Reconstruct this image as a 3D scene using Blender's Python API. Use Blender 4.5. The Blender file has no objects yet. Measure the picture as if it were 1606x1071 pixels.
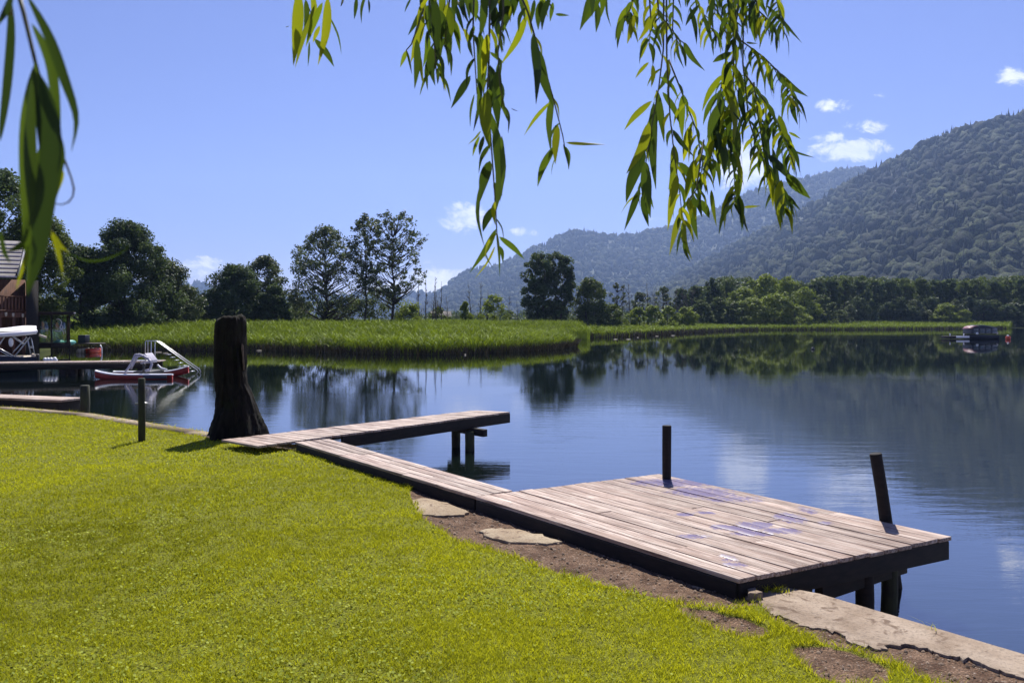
import bpy, math, random
import numpy as np
from mathutils import Vector, Matrix, noise
from mathutils.kdtree import KDTree
R = math.radians
rng = np.random.default_rng(7)
random.seed(7)
C = bpy.context.scene.collection
SC = bpy.context.scene

# ------------------------------------------------------------------ camera, sky, sun, exposure
H = 2.07                      # eye height above the water (z = 0)
FPX, CU, HV = 1160.0, 803.0, 500.0
cam = bpy.data.cameras.new('camera'); cam_ob = bpy.data.objects.new('camera', cam); C.objects.link(cam_ob)
cam.lens = 26.0; cam.sensor_width = 36.0; cam.shift_y = -0.0221
cam.clip_start = 0.05; cam.clip_end = 20000
cam.dof.use_dof = True; cam.dof.focus_distance = 18.0; cam.dof.aperture_fstop = 11.0
cam_ob.location = (0, 0, H); cam_ob.rotation_euler = (R(90), 0, 0)
SC.camera = cam_ob
SUN_AZ, SUN_EL = R(9), R(54)
W = bpy.data.worlds.new('World'); SC.world = W; W.use_nodes = True
SC.view_settings.view_transform = 'Standard'; SC.view_settings.look = 'None'
SC.view_settings.exposure = 0.85; SC.view_settings.gamma = 1.0
SC.cycles.max_bounces = 8; SC.cycles.transparent_max_bounces = 8; SC.cycles.volume_bounces = 1
SKY_STRENGTH, SKY_TINT = 0.051, (0.88, 0.81, 1.24, 1)
sl = bpy.data.lights.new('sun', 'SUN'); sl.energy = 4.9; sl.angle = R(0.5); sl.color = (1.0, 0.955, 0.88)
so = bpy.data.objects.new('sun', sl); C.objects.link(so)
sdir = Vector((math.sin(SUN_AZ)*math.cos(SUN_EL), math.cos(SUN_AZ)*math.cos(SUN_EL), math.sin(SUN_EL)))
so.rotation_euler = sdir.to_track_quat('Z', 'Y').to_euler(); so.location = (0, 0, 900)

def px(u, v, Y):              # photo pixel + distance -> point
    return Vector(((u-CU)/FPX*Y, Y, H-(v-HV)/FPX*Y))
def gp(u, v, z=0.0):          # photo pixel on a horizontal level -> point
    Y = (H-z)*FPX/(v-HV); return Vector(((u-CU)/FPX*Y, Y, z))

class NT:
    def __init__(s, tree): s.t = tree; s.n = tree.nodes; s.l = tree.links
    def a(s, typ, ins=None, **kw):
        n = s.n.new(typ)
        for k, v in kw.items(): setattr(n, k, v)
        for k, v in (ins or {}).items():
            if isinstance(v, bpy.types.NodeSocket): s.l.new(v, n.inputs[k])
            else: n.inputs[k].default_value = v
        return n
    def math(s, op, a, b=0.0, c=None, clamp=False):
        d = {0: a, 1: b}
        if c is not None: d[2] = c
        return s.a('ShaderNodeMath', d, operation=op, use_clamp=clamp).outputs[0]
    def mix(s, f, a, b, blend='MIX'):
        n = s.n.new('ShaderNodeMix'); n.data_type = 'RGBA'; n.blend_type = blend
        for i, v in ((0, f), (6, a), (7, b)):
            if isinstance(v, bpy.types.NodeSocket): s.l.new(v, n.inputs[i])
            else: n.inputs[i].default_value = v if i == 0 else (tuple(v)+(1,))[:4]
        return n.outputs[2]
    def ramp(s, f, lo, hi):
        n = s.a('ShaderNodeMapRange', {0: f, 1: lo, 2: hi}, interpolation_type='SMOOTHSTEP'); return n.outputs[0]
    def noise(s, vec, scale, detail=4, rough=0.55, dist=0.0):
        return s.a('ShaderNodeTexNoise', {'Vector': vec, 'Scale': scale, 'Detail': detail, 'Roughness': rough, 'Distortion': dist}).outputs[0]
    def map(s, vec, scale=(1,1,1), rot=(0,0,0), loc=(0,0,0)):
        return s.a('ShaderNodeMapping', {'Vector': vec, 'Scale': scale, 'Rotation': rot, 'Location': loc}).outputs[0]

def world_nodes():
    t = NT(W.node_tree); t.n.clear()
    sky = t.a('ShaderNodeTexSky', sky_type='NISHITA', sun_disc=False, sun_elevation=SUN_EL, sun_rotation=SUN_AZ,
              altitude=500, air_density=1.0, dust_density=0.15, ozone_density=2.5).outputs[0]
    col = t.mix(1.0, sky, SKY_TINT[:3], 'MULTIPLY')
    # fair-weather clouds, fixed in sky direction
    d = t.a('ShaderNodeTexCoord').outputs['Generated']
    sp = t.a('ShaderNodeSeparateXYZ', {0: d})
    yy = t.math('MAXIMUM', sp.outputs[1], 0.02)
    gx = t.math('DIVIDE', sp.outputs[0], yy); gz = t.math('DIVIDE', sp.outputs[2], yy)
    v = t.a('ShaderNodeCombineXYZ', {0: gx, 1: gz}).outputs[0]
    n1 = t.noise(t.map(v, (1, 1.5, 1)), 26, 8, 0.66, 0.4)
    total = None
    clouds = [(730,343,40,26,1.0),(715,352,30,12,.9),(822,364,26,9,.75),(1338,236,62,20,1.15),(1300,216,36,10,.9),(1362,200,34,14,.62),(1306,167,34,12,.72),
              (1378,152,16,8,.6),(1592,118,34,18,.9),(1165,262,42,40,1.25),(1010,345,40,5,.5),(690,440,64,22,1.1),(640,452,60,12,.9),(310,424,56,20,.95),
              (275,430,40,14,.8),(655,410,50,12,.45),(418,214,20,3,.3),(1272,240,14,8,.6),(905,343,50,4,.4),(2050,150,120,40,1),(-260,260,110,40,1)]
    for (u, vv, a, b, k) in clouds:
        cx, cz = (u-CU)/FPX, (HV-vv)/FPX
        ax = t.math('DIVIDE', t.math('SUBTRACT', gx, cx), a/FPX); az = t.math('DIVIDE', t.math('SUBTRACT', gz, cz), b/FPX)
        r2 = t.math('ADD', t.math('MULTIPLY', ax, ax), t.math('MULTIPLY', az, az))
        m = t.math('MULTIPLY', t.math('SUBTRACT', 1.0, t.math('MULTIPLY', r2, 0.55)), k)
        m = t.math('MAXIMUM', m, 0.0)
        total = m if total is None else t.math('MAXIMUM', total, m)
    dens = t.ramp(t.math('ADD', t.math('MULTIPLY', total, .8), t.math('MULTIPLY', t.math('SUBTRACT', n1, .5), 1.9)), 0.34, 0.80)
    dens = t.math('MULTIPLY', dens, t.ramp(total, .02, .3))
    dens = t.math('MULTIPLY', dens, t.ramp(sp.outputs[1], 0.05, 0.2))
    cc = t.mix(t.ramp(n1, .35, .7), (9.5, 10.2, 13.0), (13.5, 13.5, 14.5))
    col2 = t.mix(t.math('MULTIPLY', dens, 0.92), col, cc)
    bg = t.a('ShaderNodeBackground', {0: col2, 1: SKY_STRENGTH}).outputs[0]
    o = t.n.new('ShaderNodeOutputWorld'); t.l.new(bg, o.inputs[0])
world_nodes()

# ------------------------------------------------------------------ materials
MATS = {}
def new_mat(name):
    m = bpy.data.materials.new(name); m.use_nodes = True; t = NT(m.node_tree); t.n.clear()
    p = t.n.new('ShaderNodeBsdfPrincipled'); o = t.n.new('ShaderNodeOutputMaterial'); t.l.new(p.outputs[0], o.inputs[0])
    MATS[name] = m; return m, t, p, o
def coords(t, which='Object'): return t.a('ShaderNodeTexCoord').outputs[which]
def setin(t, p, **kw):
    for k, v in kw.items():
        k = k.replace('_', ' ')
        if isinstance(v, bpy.types.NodeSocket): t.l.new(v, p.inputs[k])
        else: p.inputs[k].default_value = v
def basic(name, c1, c2=None, scale=6, rough=0.6, bump=0.3, bdist=0.004, metal=0.0, stretch=(1,1,1), detail=5):
    m, t, p, o = new_mat(name); c2 = c2 or tuple(x*0.7 for x in c1)
    n = t.noise(t.map(coords(t), stretch), scale, detail, 0.6)
    setin(t, p, Base_Color=t.mix(t.ramp(n, .3, .7), c1, c2), Roughness=rough, Metallic=metal)
    b = t.a('ShaderNodeBump', {'Height': n, 'Strength': bump, 'Distance': bdist}).outputs[0]
    setin(t, p, Normal=b); return m
def foliage(name, dark, light, trans=0.35, rough=0.55, spec=0.25):
    m, t, p, o = new_mat(name)
    at = t.a('ShaderNodeAttribute', attribute_name='tone').outputs['Fac']
    c = t.mix(at, dark, light)
    setin(t, p, Base_Color=c, Roughness=rough, Specular_IOR_Level=spec)
    tr = t.a('ShaderNodeBsdfTranslucent', {0: t.mix(1.0, c, (1.25, 1.2, .55), 'MULTIPLY')}).outputs[0]
    mx = t.a('ShaderNodeMixShader', {0: trans, 1: p.outputs[0], 2: tr}).outputs[0]
    t.l.new(mx, o.inputs[0]); return m

F_GRASS = foliage('grass_blades', (.17,.185,.012), (.50,.515,.035), .5, .7, .03)
F_CLOVER = foliage('clover_leaves', (.22,.27,.03), (.42,.46,.06), .4, .6, .12)
F_REED = foliage('reed_blades', (.035,.058,.010), (.27,.36,.03), .22, .6, .10)
F_DARK = foliage('leaves_dark', (.022,.040,.022), (.10,.145,.07), .32, .6, .12)
F_MID = foliage('leaves_mid', (.032,.056,.018), (.13,.175,.05), .3, .6, .2)
F_LIGHT = foliage('leaves_light', (.07,.11,.02), (.24,.30,.05), .35, .6, .2)
F_GREY = foliage('leaves_grey_green', (.035,.055,.03), (.12,.155,.075), .3, .55, .25)
F_HILL = foliage('hill_leaves', (.004,.008,.006), (.050,.062,.030), .0, .85, .1)
def hill_bump_shading():
    t = NT(F_HILL.node_tree); co = coords(t); p = [n for n in t.n if n.type == 'BSDF_PRINCIPLED'][0]
    n = t.noise(co, .45, 4, .75); b = t.a('ShaderNodeBump', {'Height': n, 'Strength': 1.0, 'Distance': 2.6}).outputs[0]; t.l.new(b, p.inputs['Normal'])
    base = p.inputs['Base Color'].links[0].from_socket; t.l.new(t.mix(1.0, base, t.mix(t.ramp(n, .35, .65), (.25,.25,.3), (1.7,1.7,1.4)), 'MULTIPLY'), p.inputs['Base Color'])  # crown highlights and dark hollows painted into the colour, following the bumps
hill_bump_shading()
F_WILLOW = foliage('willow_leaves', (.016,.032,.010), (.065,.105,.014), .54, .42, .35)
F_YELLOW = foliage('willow_leaves_pale', (.09,.13,.012), (.20,.22,.014), .62, .45, .3)
M_TWIG = basic('willow_twig', (.10,.085,.03), (.05,.05,.02), 30, .6)
M_BARK = basic('tree_bark', (.055,.045,.035), (.022,.018,.014), 9, .9, .6, .03, stretch=(3,3,.6))
M_DEADBARK = basic('dead_wood_bark', (.11,.095,.08), (.05,.043,.036), 6, .9)
M_METAL = basic('galvanised_steel', (.55,.56,.56), (.42,.43,.44), 20, .35, .05, .001, metal=.8)
M_WHITE = basic('white_plastic', (.78,.78,.80), (.68,.68,.72), 12, .4, .05)
M_LILAC = basic('weathered_white_plastic', (.42,.40,.46), (.32,.30,.36), 12, .5, .05)
M_RED = basic('red_plastic', (.24,.014,.014), (.16,.010,.010), 9, .5, .05)
M_NAVY = basic('navy_gelcoat', (.008,.010,.022), (.012,.016,.03), 9, .5, .05)
M_BLACK = basic('black_rubber', (.012,.012,.014), (.025,.025,.027), 9, .6, .1)
M_ROOF = basic('dark_roof_tile', (.06,.045,.05), (.03,.023,.027), 5, .55, .3)
M_GLINT_TRIM = basic('pale_glint_and_trim', (.36,.34,.38), (.22,.2,.24), 4, .4, .1)
M_REDWOOD = basic('red_brown_boards', (.19,.08,.04), (.08,.03,.018), 5, .75, .4, .01, stretch=(6,6,.5))
M_DARKWOOD = basic('dark_tarred_wood', (.018,.013,.011), (.007,.006,.006), 8, .92, .4, .006, stretch=(1,1,4))
M_PILE = basic('mossy_pile', (.035,.042,.016), (.014,.013,.010), 7, .85, .6, .01, stretch=(2,2,.7))
M_CREAM = basic('cream_vinyl', (.55,.47,.36), (.45,.38,.29), 9, .5, .1)
M_CANVAS = basic('white_canvas', (.80,.78,.78), (.72,.70,.71), 4, .8, .3, .02)
M_BLUECAN = basic('blue_boat_cover', (.10,.13,.24), (.07,.09,.17), 4, .6, .3, .02)
M_TURQ = basic('turquoise_paint', (.10,.36,.30), (.07,.26,.22), 9, .5, .1)
M_ORANGE = basic('orange_red_plastic', (.60,.06,.015), (.45,.04,.01), 9, .4, .1)
M_SCAR = basic('bare_split_wood', (.20,.14,.10), (.06,.04,.03), 10, .8, .7, .02, stretch=(6,6,.8))
M_GLASS = None
def glass_mat():
    m, t, p, o = new_mat('window_glass')
    g = t.a('ShaderNodeBsdfGlossy', {0: (1,1,1,1), 1: .02}).outputs[0]
    tr = t.a('ShaderNodeBsdfTransparent', {0: (.80,.86,.80,1)}).outputs[0]
    t.l.new(t.a('ShaderNodeMixShader', {0: .12, 1: tr, 2: g}).outputs[0], o.inputs[0]); return m
M_GLASS = glass_mat()

def wood_mat(name, along, puddles=False):
    # 'along' = unit vector of the board direction in world XY
    m, t, p, o = new_mat(name); co = coords(t)
    ang = math.atan2(along[1], along[0])
    q = t.a('ShaderNodeVectorRotate', {'Vector': co, 'Angle': -ang}, rotation_type='Z_AXIS').outputs[0]
    at = t.a('ShaderNodeAttribute', attribute_name='tone').outputs['Fac']
    off = t.a('ShaderNodeCombineXYZ', {0: t.math('MULTIPLY', at, 40.0), 2: t.math('MULTIPLY', at, 17.0)}).outputs[0]
    q2 = t.a('ShaderNodeVectorMath', {0: q, 1: off}, operation='ADD').outputs[0]
    grain = t.noise(t.map(q2, (2.2, 70, 70)), 1.0, 7, .65, .4)
    blot = t.noise(t.map(q2, (1.6, 9, 9)), 1.0, 5, .6, .6)
    fine = t.noise(t.map(q2, (14, 160, 160)), 1.0, 3, .5)
    base = t.mix(t.ramp(blot, .3, .72), (.30,.205,.16), (.56,.47,.41))
    base = t.mix(t.math('MULTIPLY', t.ramp(grain, .42, .60), .8), base, (.10,.055,.038))
    pale = t.noise(t.map(q2, (5, 40, 40), loc=(7,3,0)), 1.0, 5, .6)
    base = t.mix(t.math('MULTIPLY', t.ramp(pale, .56, .72), .55), base, (.66,.59,.52))
    base = t.mix(1.0, base, t.mix(at, (.80,.78,.76), (1.12,1.1,1.08)), 'MULTIPLY')
    kn = t.a('ShaderNodeTexVoronoi', {'Vector': t.map(q2, (2.3, 7, 7)), 'Scale': 1.0}).outputs['Distance']
    base = t.mix(t.math('SUBTRACT', 1.0, t.ramp(kn, .035, .10)), base, (.10,.055,.04))
    rough = t.math('ADD', .55, t.math('MULTIPLY', blot, .25))
    bh = t.math('ADD', grain, t.math('MULTIPLY', fine, .4))
    bs = .55
    nrm = t.a('ShaderNodeBump', {'Height': bh, 'Strength': bs, 'Distance': .004}).outputs[0]
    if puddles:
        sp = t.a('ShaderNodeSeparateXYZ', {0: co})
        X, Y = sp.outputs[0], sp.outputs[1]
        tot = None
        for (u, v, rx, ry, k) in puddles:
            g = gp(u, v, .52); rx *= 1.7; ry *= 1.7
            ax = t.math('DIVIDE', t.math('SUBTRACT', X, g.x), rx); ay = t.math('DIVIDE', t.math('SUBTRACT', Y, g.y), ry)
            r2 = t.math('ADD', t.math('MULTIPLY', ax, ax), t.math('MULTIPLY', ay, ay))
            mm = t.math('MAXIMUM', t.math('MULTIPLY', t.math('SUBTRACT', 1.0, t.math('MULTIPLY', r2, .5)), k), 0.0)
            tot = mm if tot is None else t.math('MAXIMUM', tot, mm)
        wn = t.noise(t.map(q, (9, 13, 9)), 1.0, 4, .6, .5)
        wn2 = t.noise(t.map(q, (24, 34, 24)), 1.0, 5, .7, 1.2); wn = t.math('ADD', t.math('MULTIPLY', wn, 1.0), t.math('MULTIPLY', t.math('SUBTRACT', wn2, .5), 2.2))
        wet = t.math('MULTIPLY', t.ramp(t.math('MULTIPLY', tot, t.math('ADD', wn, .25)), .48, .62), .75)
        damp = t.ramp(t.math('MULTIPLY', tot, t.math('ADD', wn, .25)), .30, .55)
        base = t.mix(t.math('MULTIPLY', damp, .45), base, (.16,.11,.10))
        base = t.mix(wet, base, (.10,.07,.17))  # violet sky reflection painted into the colour of the wet film
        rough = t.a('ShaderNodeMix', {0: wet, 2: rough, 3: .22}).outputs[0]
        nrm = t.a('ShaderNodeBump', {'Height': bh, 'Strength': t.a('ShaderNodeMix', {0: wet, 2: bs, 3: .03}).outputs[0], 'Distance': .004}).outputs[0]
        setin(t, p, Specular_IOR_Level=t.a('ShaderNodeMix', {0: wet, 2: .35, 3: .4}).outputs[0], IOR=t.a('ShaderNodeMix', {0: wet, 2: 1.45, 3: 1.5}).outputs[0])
    setin(t, p, Base_Color=base, Roughness=rough, Normal=nrm); return m

def ground_mat():
    m, t, p, o = new_mat('lawn_ground'); co = coords(t)
    d = t.a('ShaderNodeAttribute', attribute_name='dirt').outputs['Fac']
    n1 = t.noise(co, 1.2, 5, .6); n2 = t.noise(co, 45, 5, .7); n3 = t.noise(co, 9, 5, .65)
    g = t.mix(n1, (.16,.175,.010), (.22,.23,.016))
    g = t.mix(t.ramp(n2, .35, .7), g, (.055,.055,.012))
    s = t.mix(t.ramp(n3, .3, .7), (.085,.042,.024), (.30,.19,.125))
    vo = t.a('ShaderNodeTexVoronoi', {'Vector': co, 'Scale': 75.0}).outputs
    s = t.mix(t.ramp(t.math('SUBTRACT', 1, vo['Distance']), .45, .9), t.mix(.6, s, (.04,.028,.02)), s)
    s = t.mix(t.ramp(n2, .58, .72), s, (.36,.30,.25))
    nd = t.ramp(t.math('ADD', d, t.math('MULTIPLY', t.math('SUBTRACT', n3, .5), .5)), .4, .6)
    setin(t, p, Base_Color=t.mix(nd, g, s), Roughness=.95, Specular_IOR_Level=.15)
    b = t.a('ShaderNodeBump', {'Height': t.math('ADD', n2, vo['Distance']), 'Strength': .8, 'Distance': .012}).outputs[0]
    setin(t, p, Normal=b); return m
M_GROUND = ground_mat()
def concrete_mat(name, c1, c2, c3):
    m, t, p, o = new_mat(name); co = coords(t)
    n1 = t.noise(co, 3.0, 6, .65, .3); n2 = t.noise(co, 60, 4, .7); n3 = t.noise(co, 11, 5, .6, .8)
    c = t.mix(t.ramp(n1, .35, .65), c1, c2)
    c = t.mix(t.ramp(n3, .55, .66), c, c3)
    c = t.mix(t.math('MULTIPLY', t.ramp(n2, .45, .7), .5), c, (.09,.07,.055))
    vo = t.a('ShaderNodeTexVoronoi', {'Vector': t.map(t.a('ShaderNodeVectorMath', {0: co, 1: t.math('MULTIPLY', n3, .25)}, operation='ADD').outputs[0]), 'Scale': 1.7}, feature='DISTANCE_TO_EDGE').outputs[0]
    crack = t.math('SUBTRACT', 1.0, t.ramp(vo, .004, .014))
    setin(t, p, Base_Color=c, Roughness=.9, Specular_IOR_Level=.25)
    h = t.math('SUBTRACT', t.math('ADD', n2, t.math('MULTIPLY', n3, 2.0)), t.math('MULTIPLY', n1, -1.5))
    setin(t, p, Normal=t.a('ShaderNodeBump', {'Height': h, 'Strength': .7, 'Distance': .008}).outputs[0]); return m
M_CONC = concrete_mat('weathered_concrete', (.23,.17,.12), (.34,.27,.205), (.14,.095,.065))
M_SLAB = concrete_mat('pale_stone', (.27,.20,.13), (.36,.29,.20), (.14,.09,.06))
def bark_mat():
    m, t, p, o = new_mat('stump_bark'); co = coords(t)
    n1 = t.noise(t.map(co, (14, 14, 2.2)), 1.0, 7, .7, .8); n2 = t.noise(co, 5, 5, .6); n3 = t.noise(co, 60, 4, .7)
    c = t.mix(t.ramp(n1, .35, .65), (.004,.0035,.003), (.017,.013,.009))
    c = t.mix(t.math('MULTIPLY', t.ramp(n2, .5, .65), .6), c, (.014,.017,.005))
    setin(t, p, Base_Color=c, Roughness=.9, Specular_IOR_Level=.2)
    setin(t, p, Normal=t.a('ShaderNodeBump', {'Height': t.math('ADD', n1, t.math('MULTIPLY', n3, .3)), 'Strength': 1.0, 'Distance': .03}).outputs[0]); return m
M_STUMP = bark_mat()
def water_mat():
    m, t, p, o = new_mat('lake_water'); co = coords(t)
    big = t.noise(t.map(co, (.05, .11, 1)), 1.0, 4, .6, .6)
    r1 = t.noise(t.map(co, (.5, 2.3, 1)), 2.2, 5, .62, .5)
    r2 = t.noise(t.map(co, (.35, .9, 1), rot=(0,0,.25)), 1.0, 4, .55, .8)
    r3 = t.noise(t.map(co, (.8, 1.6, 1), rot=(0,0,-.3)), 11, 3, .55)
    calm = t.ramp(big, .42, .62)
    h = t.math('ADD', t.math('MULTIPLY', r1, t.math('ADD', .35, calm)), t.math('MULTIPLY', r2, 1.1))
    h = t.math('ADD', h, t.math('MULTIPLY', r3, t.math('MULTIPLY', calm, .12)))
    yy = t.a('ShaderNodeSeparateXYZ', {0: co}).outputs[1]; h = t.math('MULTIPLY', h, t.math('SUBTRACT', 1.0, t.math('MULTIPLY', 1.0, t.math('SUBTRACT', t.math('MULTIPLY', t.ramp(yy, 8, 34), .77), t.math('MULTIPLY', t.ramp(yy, 45, 110), .22)))))
    nb = t.a('ShaderNodeBump', {'Height': h, 'Strength': .5, 'Distance': .0058}).outputs[0]
    setin(t, p, Base_Color=(.006,.012,.010,1), Roughness=.6, Specular_IOR_Level=0.0)
    gl = t.a('ShaderNodeBsdfGlossy', {'Roughness': .012, 'Normal': nb}).outputs[0]
    fc = t.a('ShaderNodeLayerWeight', {'Blend': .5, 'Normal': nb}).outputs['Facing']
    F = t.math('ADD', .10, t.math('MULTIPLY', .90, t.math('POWER', fc, 2.2)))
    t.l.new(t.a('ShaderNodeMixShader', {0: F, 1: p.outputs[0], 2: gl}).outputs[0], o.inputs[0]); return m
M_WATER = water_mat()
def meadow_mat():
    m, t, p, o = new_mat('bank_soil'); co = coords(t); n = t.noise(co, .5, 5, .6)
    setin(t, p, Base_Color=t.mix(n, (.035,.05,.012), (.07,.08,.025)), Roughness=.95, Specular_IOR_Level=.1); return m
M_BANK = meadow_mat()
M_HILL = basic('hill_ground', (.03,.042,.022), (.05,.06,.032), .02, .95, 0)

# ------------------------------------------------------------------ mesh helpers
class MB:
    def __init__(s): s.v = []; s.f = []; s.t = []; s.n = 0
    def add(s, verts, faces, tone=0.5):
        verts = np.asarray(verts, float).reshape(-1, 3)
        faces = [np.asarray(f, int) for f in (faces if isinstance(faces, list) else [faces])]
        for f in faces: s.f.append(f + s.n)
        s.v.append(verts); tn = np.asarray(tone, float)
        s.t.append(np.full(len(verts), float(tn)) if tn.ndim == 0 else tn); s.n += len(verts)
    def box(s, p0, p1, w, h, tone=.5, up=(0,0,1), taper=1.0):
        """beam from p0 to p1; w across, h along 'up' (centred)"""
        p0, p1 = Vector(p0), Vector(p1); d = (p1-p0).normalized(); upv = Vector(up)
        if abs(d.dot(upv)) > .98: upv = Vector((0,1,0))
        sx = d.cross(upv).normalized(); uz = sx.cross(d).normalized(); vs = []
        for p, k in ((p0, 1.0), (p1, taper)):
            for a, b in ((-1,-1),(1,-1),(1,1),(-1,1)): vs.append(p + sx*(a*w/2*k) + uz*(b*h/2*k))
        s.add([tuple(x) for x in vs], np.array([[0,1,2,3],[7,6,5,4],[0,4,5,1],[1,5,6,2],[2,6,7,3],[3,7,4,0]]), tone)
    def cube(s, lo, hi, tone=.5):
        s.box(((lo[0]+hi[0])/2, lo[1], (lo[2]+hi[2])/2), ((lo[0]+hi[0])/2, hi[1], (lo[2]+hi[2])/2), hi[0]-lo[0], hi[2]-lo[2], tone)
    def tube(s, pts, rad, sides=8, tone=.5, caps=True):
        pts = [Vector(p) for p in pts]; n = len(pts)
        if not hasattr(rad, '__len__'): rad = [rad]*n
        d0 = (pts[1]-pts[0]).normalized(); ref = Vector((0,0,1)) if abs(d0.z) < .9 else Vector((1,0,0))
        nx = d0.cross(ref).normalized(); vs = []
        for i, p in enumerate(pts):
            d = (pts[min(i+1, n-1)]-pts[max(i-1, 0)]).normalized()
            nx = (nx - d*nx.dot(d)).normalized(); ny = d.cross(nx)
            for k in range(sides):
                a = 2*math.pi*k/sides; q = p + (nx*math.cos(a)+ny*math.sin(a))*rad[i]; vs.append((q.x, q.y, q.z))
        fs = [[i*sides+k, i*sides+(k+1) % sides, (i+1)*sides+(k+1) % sides, (i+1)*sides+k] for i in range(n-1) for k in range(sides)]
        f = [np.array(fs)]
        if caps and sides > 2:
            f.append(np.array([list(range(sides))[::-1]])); f.append(np.array([[(n-1)*sides+k for k in range(sides)]]))
        s.add(vs, f, tone)
    def prism(s, poly, z0, z1, tone=.5):
        n = len(poly); vs = [(p[0], p[1], z0) for p in poly] + [(p[0], p[1], z1) for p in poly]
        area = sum(poly[i][0]*poly[(i+1) % n][1]-poly[(i+1) % n][0]*poly[i][1] for i in range(n))
        o = list(range(n)) if area > 0 else list(range(n))[::-1]
        top = [n+i for i in o]; bot = o[::-1]
        sides = [[o[i], o[(i+1) % n], n+o[(i+1) % n], n+o[i]] for i in range(n)]
        s.add(vs, [np.array([top]), np.array([bot]), np.array(sides)], tone)
    def ball(s, c, r, tone=.5, seg=12, rings=8):
        if not hasattr(r, '__len__'): r = (r, r, r)
        vs = []; fs = []
        for i in range(rings+1):
            th = math.pi*i/rings
            for k in range(seg):
                a = 2*math.pi*k/seg
                vs.append((c[0]+r[0]*math.sin(th)*math.cos(a), c[1]+r[1]*math.sin(th)*math.sin(a), c[2]+r[2]*math.cos(th)))
        for i in range(rings):
            for k in range(seg): fs.append([i*seg+k, (i+1)*seg+k, (i+1)*seg+(k+1) % seg, i*seg+(k+1) % seg])
        s.add(vs, np.array(fs), tone)
    def mesh(s, name, smooth=False):
        me = bpy.data.meshes.new(name)
        V = np.concatenate(s.v); T = np.concatenate(s.t)
        me.vertices.add(len(V)); me.vertices.foreach_set('co', V.ravel().astype(np.float32))
        tot = np.concatenate([np.full(len(f), f.shape[1]) for f in s.f]); idx = np.concatenate([f.ravel() for f in s.f])
        me.loops.add(len(idx)); me.loops.foreach_set('vertex_index', idx.astype(np.int32))
        me.polygons.add(len(tot)); st = np.concatenate([[0], np.cumsum(tot)[:-1]])
        me.polygons.foreach_set('loop_start', st.astype(np.int32)); me.polygons.foreach_set('loop_total', tot.astype(np.int32))
        if smooth: me.polygons.foreach_set('use_smooth', np.ones(len(tot), bool))
        me.update(calc_edges=True)
        a = me.attributes.new('tone', 'FLOAT', 'POINT'); a.data.foreach_set('value', T.astype(np.float32))
        return me
    def build(s, name, mat, parent=None, smooth=False, bevel=0, loc=None, data_loc=True):
        me = s.mesh(name, smooth); o = bpy.data.objects.new(name, me); me.materials.append(mat); C.objects.link(o)
        if parent is not None:
            o.parent = parent; o.matrix_parent_inverse = Matrix.Translation(parent.location).inverted() if data_loc else Matrix()
        if bevel:
            b = o.modifiers.new('bevel', 'BEVEL'); b.width = bevel; b.segments = 2; b.limit_method = 'ANGLE'
        return o
def tag(o, label=None, cat=None, group=None, kind=None):
    if label: o['label'] = label
    if cat: o['category'] = cat
    if group: o['group'] = group
    if kind: o['kind'] = kind
    return o
def thing(name, loc, label, cat, group=None):
    o = bpy.data.objects.new(name, None); o.location = loc; o.empty_display_size = .2; C.objects.link(o)
    return tag(o, label, cat, group)
def copy_thing(src, loc, rz, scale, label, group):
    r = src.copy(); C.objects.link(r); r.location = loc; r.rotation_euler = (0, 0, rz); r.scale = scale
    r['label'] = label; r['group'] = group
    for ch in src.children:
        c = ch.copy(); C.objects.link(c); c.parent = r
    return r
def in_poly(x, y, poly):
    x = np.asarray(x); y = np.asarray(y); ins = np.zeros(x.shape, bool); n = len(poly)
    for i in range(n):
        x0, y0 = poly[i][0], poly[i][1]; x1, y1 = poly[(i+1) % n][0], poly[(i+1) % n][1]
        c = ((y0 > y) != (y1 > y)) & (x < (x1-x0)*(y-y0)/((y1-y0) if y1 != y0 else 1e-9)+x0); ins ^= c
    return ins
def poly_dist(x, y, poly, closed=True):
    d = np.full(np.shape(x), 1e9); n = len(poly)
    for i in range(n if closed else n-1):
        a = np.array(poly[i][:2], float); b = np.array(poly[(i+1) % n][:2], float); ab = b-a
        t = np.clip(((x-a[0])*ab[0]+(y-a[1])*ab[1])/(ab@ab+1e-12), 0, 1)
        d = np.minimum(d, np.hypot(x-a[0]-t*ab[0], y-a[1]-t*ab[1]))
    return d
_perm = rng.random((256, 256))
def vnoise(x, y, s=1.0, oct=3):
    out = 0; amp = 1; tot = 0
    for o in range(oct):
        X = x*s*(2**o)+o*37.3; Y = y*s*(2**o)+o*11.7; xi = np.floor(X).astype(int); yi = np.floor(Y).astype(int)
        fx = X-xi; fy = Y-yi; fx = fx*fx*(3-2*fx); fy = fy*fy*(3-2*fy)
        g = lambda a, b: _perm[a & 255, b & 255]
        out = out+amp*((g(xi, yi)*(1-fx)+g(xi+1, yi)*fx)*(1-fy)+(g(xi, yi+1)*(1-fx)+g(xi+1, yi+1)*fx)*fy); tot += amp; amp *= .5
    return out/tot

# ------------------------------------------------------------------ water
b = MB(); b.add([(-5000,-300,0),(5500,-300,0),(5500,5200,0),(-5000,5200,0)], np.array([[0,1,2,3]]))
tag(b.build('lake_water', M_WATER), kind='structure')

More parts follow.
